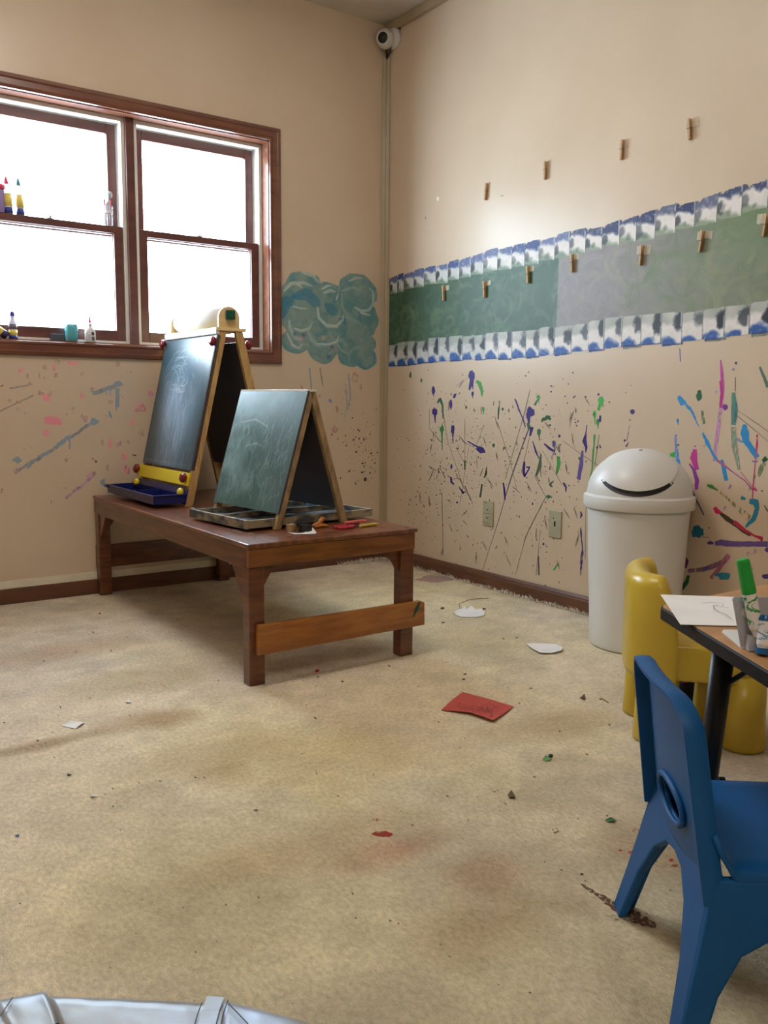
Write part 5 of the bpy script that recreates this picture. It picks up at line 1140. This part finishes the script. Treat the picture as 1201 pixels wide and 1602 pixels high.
scrap([(140, 1246), (150, 1244), (154, 1247), (144, 1249)], M_paper, 'tiny white scrap far left below the larger white scrap', 'paper')
M_leaf = mat('green_scrap', rgb(98, 150, 88), .6)
scrap([(848, 1189), (853, 1185), (862, 1187), (862, 1190), (855, 1192)], M_leaf, 'small green paper scrap on the carpet right of the red sheet', 'paper')
lump('dark_crumb', 'tiny dark crumb on top of the green scrap', 'crumb', FL(861, 1184), .008, .005, .003, mat('dark_crumb', rgb(46, 36, 40), .8), .4)
scrap([(946, 1284), (955, 1282), (965, 1285), (958, 1288), (950, 1287)], mat('deep_green_scrap', rgb(58, 116, 70), .6), 'small dark green scrap left of the blue chair', 'paper')
o = lump('crayon_bit', 'small red crayon bit on the carpet under the bench front board', 'crayon bit', FL(496, 1051), .010, .006, .004, M_redcloth, .6)
M_leafb = mat('dead_leaf', rgb(96, 76, 56), .8)
for px, lb in [([(794, 1244), (800, 1241), (806, 1247), (803, 1252), (798, 1248)], 'dark brown leaf fragment near the centre right of the carpet'), ([(908, 1092), (914, 1089), (916, 1094), (911, 1096)], 'curled tan leaf fragment on the carpet left of the yellow chair')]: scrap(px, M_leafb, lb, 'leaf', .006)

# ------------------------------------------------------------------ clothespins taped on the right wall
def clothespin(px, py, label, tape, first=[None]):
    P = RW(px, py)
    if first[0] is None:
        t = thing('clothespin', label, 'clothespin', (-.0004, P.y, P.z), 0, 'clothespins on the right wall')
        for k, (xa, xb, m) in enumerate([(-.0005, -.0065, M_pin), (-.0085, -.0145, M_pin)]):
            mb = MB(); s_ = -1 if k else 1
            prof = [(xa, .036 if k == 0 else .036), (xb+(0 if k else 0), .036), (xb, .004), (xb+.0008*s_, 0), (xb, -.004), (xb, -.036), (xa, -.036)]
            if k: prof = [(-.0108, .036), (-.0160, .036), (-.0142, -.002), (-.0138, -.036), (-.0084, -.036), (-.0084, -.006), (-.0092, .006)]
            else: prof = [(-.0006, .036), (-.0055, .036), (-.0080, -.002), (-.0080, -.036), (-.0018, -.036), (-.0006, -.01)]
            mb.prism(prof, (0, -.0042, 0), (1, 0, 0), (0, 0, 1), (0, .0084, 0)); mb.build('prong', m, t, bevel=.0008)
        mb = MB(); mb.tube([(-.004, -.0068, .004), (-.0165, -.0068, .002)], .0009, 6); mb.tube([(-.0165, -.0068, .002), (-.0165, .0068, .002)], .0009, 6); mb.tube([(-.004, .0068, .004), (-.0165, .0068, .002)], .0009, 6); mb.tube([(-.0095, -.0072, .003), (-.0095, .0072, .003)], .0022, 8)
        mb.build('spring', M_metal, t); first[0] = t
    else: t = copy_thing(first[0], (-.0004-.0012, P.y, P.z), None, label)
    t.rotation_euler = (random.uniform(-.12, .12), 0, 0)
    if tape:
        w_, h_, dy, dz = tape; mb = MB(); vs = []
        for i in range(6):
            u = -w_/2+w_*i/5; vs += [(-.0006-.0012*(i % 2), u+dy, h_/2+dz+random.uniform(-.002, .002)), (-.0006-.0008*((i+1) % 2), u+dy, -h_/2+dz+random.uniform(-.003, .003))]
        mb.add(vs, [(2*i, 2*i+2, 2*i+3, 2*i+1) for i in range(5)]); mb.build('tape', M_tape, t)
    return t
W_ = 'wooden clothespin on the bare cream wall, '
for (x, y, l, tp_) in [(762, 300, W_+'lowest and leftmost of the upper row', (.02, .012, 0, .02)), (855, 267, W_+'second from the left of the upper row', (.02, .014, 0, .022)), (975, 235, W_+'third from the left of the upper row', (.034, .016, -.004, .012)), (1081, 203, W_+'highest and rightmost of the upper row', (.05, .018, -.006, .016))]: clothespin(x, y, l, tp_)
W_ = 'clothespin taped over the mural, '
for (x, y, l, tp_) in [(696, 459, W_+'nearest the room corner on dark green', (.052, .022, -.008, .022)), (760, 453, W_+'second from the room corner on dark green', (.052, .020, -.010, .024)), (828, 430, W_+'on dark green just left of the grey section', (.044, .022, -.008, .022)), (897, 412, W_+'on the grey paint just right of the green seam', (.048, .024, -.008, .022)),
                       (1005, 400, W_+'above the middle of the grey swirls', (.062, .030, -.004, .020)), (1099, 378, W_+'on green-grey paint, second from the photo edge', (.060, .026, -.006, .022)), (1199, 353, W_+'at the far right on the bright green patch', (.05, .03, .012, .022))]: clothespin(x, y, l, tp_)

# ------------------------------------------------------------------ wall plates
def plate_box(name, px, py, label):
    P = RW(px, py); t = thing(name, label, 'wall plate', (-.0006, P.y, P.z))
    MB().box((-.0055, -.035, -.057), (0, .035, .057)).build('plate', M_plate, t, bevel=.002); return t
t = plate_box('electrical_outlet', 764, 803, 'beige duplex electrical outlet with pencil marks, left of the two wall plates')
for s_ in (-1, 1):
    Rm = Matrix.Translation((-.0056, 0, .0195*s_)) @ Matrix.Rotation(-PI/2, 4, 'Y')
    r = MB(Rm).lathe([(.0165, -.001), (.0165, .0012), (.0155, .0018)], 24).build('receptacle', M_plate, t)
    mb = MB(); mb.box((-.0082, -.0062, .0195*s_-.004), (-.0072, -.0048, .0195*s_+.005)); mb.box((-.0082, .0048, .0195*s_-.003), (-.0072, .0062, .0195*s_+.004)); mb.box((-.0083, -.0022, .0195*s_-.006), (-.0073, .0018, .0195*s_-.001)); mb.build('slots', M_dark, r)
mb = MB()
for pts in [[(-.03, .048), (-.022, .050), (-.014, .046), (-.006, .049)], [(-.030, .0), (-.01, -.002), (.01, .001), (.028, -.001)], [(-.018, .012), (.0, .006), (.02, .012)], [(-.030, -.045), (-.024, -.040), (-.018, -.047), (-.010, -.042), (-.004, -.048), (.004, -.044), (.02, -.047)], [(-.015, -.03), (.004, -.034), (.02, -.022)]]:
    for i in range(len(pts)-1):
        (a, b), (c_, d_) = pts[i], pts[i+1]; mb.add([(-.0058, -a, b-.0007), (-.0058, -c_, d_-.0007), (-.0058, -c_, d_+.0007), (-.0058, -a, b+.0007)], [(0, 1, 2, 3)])
mb.build('pencil_scrawl', M_ink, t)
t = plate_box('jack_plate', 869, 820, 'beige blank jack plate with a small dark slot, right of the two wall plates')
MB().box((-.0062, -.0045, -.009), (-.0052, .0045, .012)).build('jack_slot', M_dark, t)
MB(Matrix.Translation((-.0056, .008, .024)) @ Matrix.Rotation(-PI/2, 4, 'Y')).lathe([(.0026, 0), (.002, .0012)], 10).build('screw', M_dark, t)
MB(Matrix.Translation((-.0056, 0, .042)) @ Matrix.Rotation(-PI/2, 4, 'Y')).lathe([(.0026, 0), (.002, .001)], 10).build('screw', M_plate, t)

# ------------------------------------------------------------------ security camera in the top corner
cc = Vector((-.052, -.056, 2.640))
sc = thing('security_camera', 'white ball security camera high in the corner under the ceiling', 'camera', cc)
dirc = Vector((-.80, -.52, -.16)).normalized(); wallp = Vector((-.006, -.075, 2.655))-cc
MB(towards(Vector((.050, -.012, .008)), Vector((-1, 0, -.1)))).lathe([(.050, -.004), (.050, .010), (.046, .018), (.030, .026)], 32).build('wall_mount', M_camw, sc, smooth=True)
mb = MB(); pr = [(.001, -.047)]+[(.047*math.sin(t), -.047*math.cos(t)) for t in np.linspace(.1, 2.45, 22)]+[(.027, .0385), (.026, .034)]
MB(towards((0, 0, 0), dirc)).lathe(pr, 40).build('ball', M_camw, sc, smooth=True)
l_ = MB(towards((0, 0, 0), dirc)).lathe([(.0268, .030), (.0268, .0345), (.014, .0355), (.013, .036)], 32).build('lens_face', M_lens, sc)
MB(towards((0, 0, 0), dirc)).lathe([(.011, .0362), (.010, .039), (.004, .0405)], 20).build('lens', M_lens, l_)
MB().tube([(.015, .010, -.04), (.030, .030, -.055), (.035, .036, -.075)], .005, 8).build('cable', M_blackm, sc, smooth=True)
MB().tube([(.030, -.005, -.035), (.036, .012, -.052), (.032, .028, -.07)], .003, 8).build('thin_cable', M_blackm, sc, smooth=True)
MB().tube([(.035, -.04, .03), (.045, -.052, .045), (.050, -.06, .04)], .004, 8).build('cable_stub', M_blackm, sc, smooth=True)

# ------------------------------------------------------------------ things on the window
RAIL, SILL = 1.6004, WZ0+.0044
def wpt(px, py, y, z): p = on(px, py, 1, y); return Vector((p.x, y, z))
def bottle(px, z, y, prof, m, label, parts, cat='bottle', lean=0, name='glue_bottle', group='bottles on the window'):
    p = on(px, 380 if z > 1.4 else 520, 1, y); t = thing(name, label, cat, (p.x, y, z+.0003), 0, group); t.rotation_euler = (0, lean, 0)
    MB().lathe(prof, 28).build('body', m, t, smooth=True)
    for nm, pr, mm in parts: MB().lathe(pr, 24).build(nm, mm, t, smooth=True)
    return t
pb = [(.012, 0), (.0165, .002), (.0165, .092), (.013, .100), (.009, .106), (.008, .118)]
for px, l, capm in [(16, 'pink tipped paint bottle on the upper window rail, beside the red lidded jar', M_pink), (34.5, 'dark tipped paint bottle on the upper window rail, alone at the right of the pair', mat('teal_tip', rgb(90, 140, 150), .4))]:
    bottle(px, RAIL, .082, pb, M_clearbottle, l, [('label_band', [(.0168, .03), (.0168, .078)], M_label), ('paint_base', [(.0168, .002), (.0168, .024)], M_bluep), ('cap', [(.0085, .117), (.0095, .120), (.006, .138), (.003, .147)], capm)], lean=-.04)
bottle(2, RAIL, .082, [(.018, 0), (.020, .003), (.020, .085), (.018, .092)], mat('lilac_jar', rgb(150, 130, 190), .4), 'red lidded lilac jar at the left edge of the upper window rail', [('lid', [(.0225, .092), (.0225, .110), (.020, .112)], mat('red_lid', rgb(220, 60, 90), .4))], 'jar', name='paint_jar')
# glass of coloured sticks
p = on(169, 350, 1, .082); t = thing('pencil_cup', 'clear cup of reddish paint sticks at the right end of the window rail', 'cup', (p.x, .083, RAIL+.0003))
MB().lathe([(.020, 0), (.0215, .002), (.024, .085), (.0228, .085), (.0205, .004)], 28, capt=False).build('cup', M_glassw, t, smooth=True)
for k in range(7):
    a = k*.9; r_ = .0115; hgt = random.uniform(.085, .125)
    s_ = MB().tube([(r_*math.cos(a), r_*math.sin(a), .004), (r_*1.2*math.cos(a+.4), r_*1.2*math.sin(a+.4), hgt)], .0034, 8).build('paint_stick', [mat('stick_red', rgb(190, 60, 80), .5), mat('stick_brown', rgb(130, 84, 70), .5), mat('stick_green', rgb(110, 140, 120), .5)][k % 3], t)
MB().lathe([(.0226, .052), (.0233, .062)], 28, capb=False, capt=False).build('white_band', M_paper, t)
o = lump('bead', 'x', 'x', (0, 0, 0), .012, .012, .014, M_grey); o.name = 'spoon_bowl'; del o['label']; del o['category']; o.parent = t; o.location = (.010, 0, .118)
# sill
def pz_(px, y): return on(px, 520, 1, y).x
bottle(20.5, SILL, .028, [(.013, 0), (.0165, .002), (.0165, .060), (.0155, .066), (.010, .074), (.0085, .092)], M_clearbottle, 'blue capped glue bottle with yellow label standing on the window sill', [('label_band', [(.0168, .016), (.0168, .036)], M_label), ('print_band', [(.0169, .040), (.0169, .060)], mat('label_print', rgb(110, 100, 120), .5)), ('paint_base', [(.0168, .001), (.0168, .014)], M_bluep), ('cap', [(.0075, .091), (.0095, .094), (.0095, .104), (.005, .112)], mat('violet_cap', rgb(70, 64, 170), .4))])
t = thing('glue_bottle', 'yellow and navy glue bottle lying tilted at the left end of the sill', 'bottle', (pz_(3, .03), .028, SILL+.0003), 0, 'bottles on the window')
M_ = Matrix.Translation((-.012, 0, .0175)) @ Matrix.Rotation(.35, 4, 'Y') @ Matrix.Rotation(PI/2*.72, 4, 'Y')
M_ = Matrix.Translation((-.03, 0, .046)) @ Matrix.Rotation(PI/2+.62, 4, 'Y')
MB(M_).lathe([(.008, -.02), (.012, -.01), (.0165, 0), (.0165, .052)], 24).build('body', M_label, t, smooth=True)
MB(M_).lathe([(.0167, .036), (.0167, .058), (.014, .060)], 24).build('paint_base', mat('dark_navy_label', rgb(40, 40, 80), .5), t, smooth=True)
p = pz_(91, .052); MB().box((-.033, -.013, 0), (.033, .013, .030)).build('box', mat('slate_box', rgb(72, 78, 92), .5), None, bevel=.001); o = bpy.data.objects['box']; o.name = 'small_box'; o.location = (p, .048, SILL+.0002); tag(o, 'low slate grey box on the sill behind the teal cup', 'box')
p = pz_(112, .022); t = thing('plastic_cup', 'translucent teal plastic cup with dark liquid on the window sill', 'cup', (p, .024, SILL+.0003))
MB().lathe([(.021, 0), (.024, .003), (.0265, .060), (.027, .072), (.0258, .072), (.023, .006)], 36, capt=False).build('cup', M_teal, t, smooth=True)
MB().lathe([(.0222, .0065), (.0228, .014), (.0226, .016)], 32).build('liquid', mat('dark_teal_liquid', rgb(20, 110, 110), .2), t)
MB().lathe([(.0270, .044), (.0275, .047), (.0270, .050)], 36, capb=False, capt=False).build('ridge', M_teal, t, smooth=True)
p = pz_(141, .026); t = thing('glue_bottle', 'white school glue bottle with red tip on the sill right of the teal cup', 'bottle', (p, .026, SILL+.0003), 0, 'bottles on the window')
rings = [[(x*1.0, y, z) for x, y in superring(a, b, .75, 28)] for a, b, z in [(.020, .012, 0), (.0222, .0142, .003), (.0222, .0142, .044), (.020, .013, .052), (.012, .010, .060), (.0075, .0075, .064), (.0075, .0075, .072)]]
MB().add(*loft(rings)).build('body', M_can, t, smooth=True)
MB().lathe([(.0085, .070), (.0085, .078), (.005, .080), (.0045, .086)], 20).build('collar', M_can, t, smooth=True)
MB().lathe([(.0048, .084), (.0055, .087), (.003, .108), (.001, .111)], 16).build('tip', mat('red_tip', rgb(224, 50, 80), .35), t, smooth=True)
mb = MB(); mb.box((.002, -.0149, .030), (.012, -.0140, .043)); o = mb.build('logo_patch', mat('navy_print', rgb(40, 44, 90), .5), t)
for k in range(4): MB().box((-.014, -.0149, .010+.006*k), (-.003, -.0141, .0125+.006*k)).build('text_line', M_grey, t)
MB().box((.002, -.0149, .008), (.013, -.0141, .024)).build('text_block', mat('grey_print', rgb(90, 90, 96), .5), t)

# ------------------------------------------------------------------ silver-taped pad in the near left corner
HP = .10
edge = [(-80, 1575), (-20, 1566), (0, 1561), (35, 1554), (70, 1547.5), (73, 1555), (120, 1557), (200, 1560), (270, 1563), (318, 1566), (328, 1560), (344, 1558.5), (357, 1564), (400, 1575), (450, 1588), (500, 1602), (560, 1625)]
E_ = [FL(x, y, HP) for x, y in edge]; pb_ = Vector((-2.42, -3.0, 0))
pad = thing('floor_cushion', 'dark pad edged in wrinkled silver duct tape at the bottom left', 'cushion', pb_)
inn = []
for i, p in enumerate(E_): d = (Vector((-2.45, -3.35, HP))-p).normalized(); inn.append(p+d*.075)
far_ = [Vector((-2.05, -3.2, HP)), Vector((-2.2, -3.42, HP)), Vector((-2.55, -3.42, HP)), Vector((-2.85, -3.1, HP)), Vector((-2.75, -2.75, HP))]
body = [p.lerp(q, .12) for p, q in zip(E_, inn)]+far_
n = len(body); MB().add([(p.x-pb_.x, p.y-pb_.y, 0) for p in body]+[(p.x-pb_.x, p.y-pb_.y, HP-.004) for p in body], [tuple(range(n-1, -1, -1)), tuple(range(n, 2*n))]+[(i, (i+1) % n, n+(i+1) % n, n+i) for i in range(n)]).build('pad', M_darkfab, pad, bevel=.004)
K = 7; vs = []; fs = []; sub = 4; fine = []
for i in range(len(E_)-1):
    for s_ in range(sub): f = s_/sub; fine.append((E_[i].lerp(E_[i+1], f), inn[i].lerp(inn[i+1], f)))
fine.append((E_[-1], inn[-1]))
for (p, q) in fine:
    wv = random.uniform(-.0008, .0008)
    for k in range(K+1):
        f = k/K
        if k < 2: x = p+Vector((0, 0, -.03+.028*k)) if k == 0 else p+Vector((0, 0, -.003))
        else: x = p.lerp(q, (k-1)/(K-1)); x = x+Vector((0, 0, .0015+random.uniform(-.0005, .0006)+wv))
        vs.append(x-pb_)
for i in range(len(fine)-1):
    for k in range(K): a = i*(K+1)+k; fs.append((a, a+1, a+K+2, a+K+1))
MB().add(vs, fs).build('tape_edge', M_silver, pad, smooth=True)
# crossing strip, then dark strips painting the shade of the creases
def strip(pts, w_, z, m, nm):
    P = [FL(x, y, HP+z)-pb_ for x, y in pts]; mb = MB()
    for i in range(len(P)-1):
        d = (P[i+1]-P[i]).normalized(); s_ = Vector((-d.y, d.x, 0))*w_/2; mb.add([P[i]-s_, P[i]+s_, P[i+1]+s_, P[i+1]-s_], [(0, 1, 2, 3)])
    mb.build(nm, m, pad)
strip([(337, 1559), (329, 1580), (322, 1606)], .022, .0052, M_silver, 'tape_strip')
for pts in [[(357, 1564), (350, 1583), (345, 1606)], [(316, 1568), (308, 1590), (304, 1604)], [(357, 1570), (372, 1585), (388, 1602)], [(20, 1560), (8, 1578), (0, 1590)]]: strip(pts, .0016, .0058, M_dark, 'crease_shade')
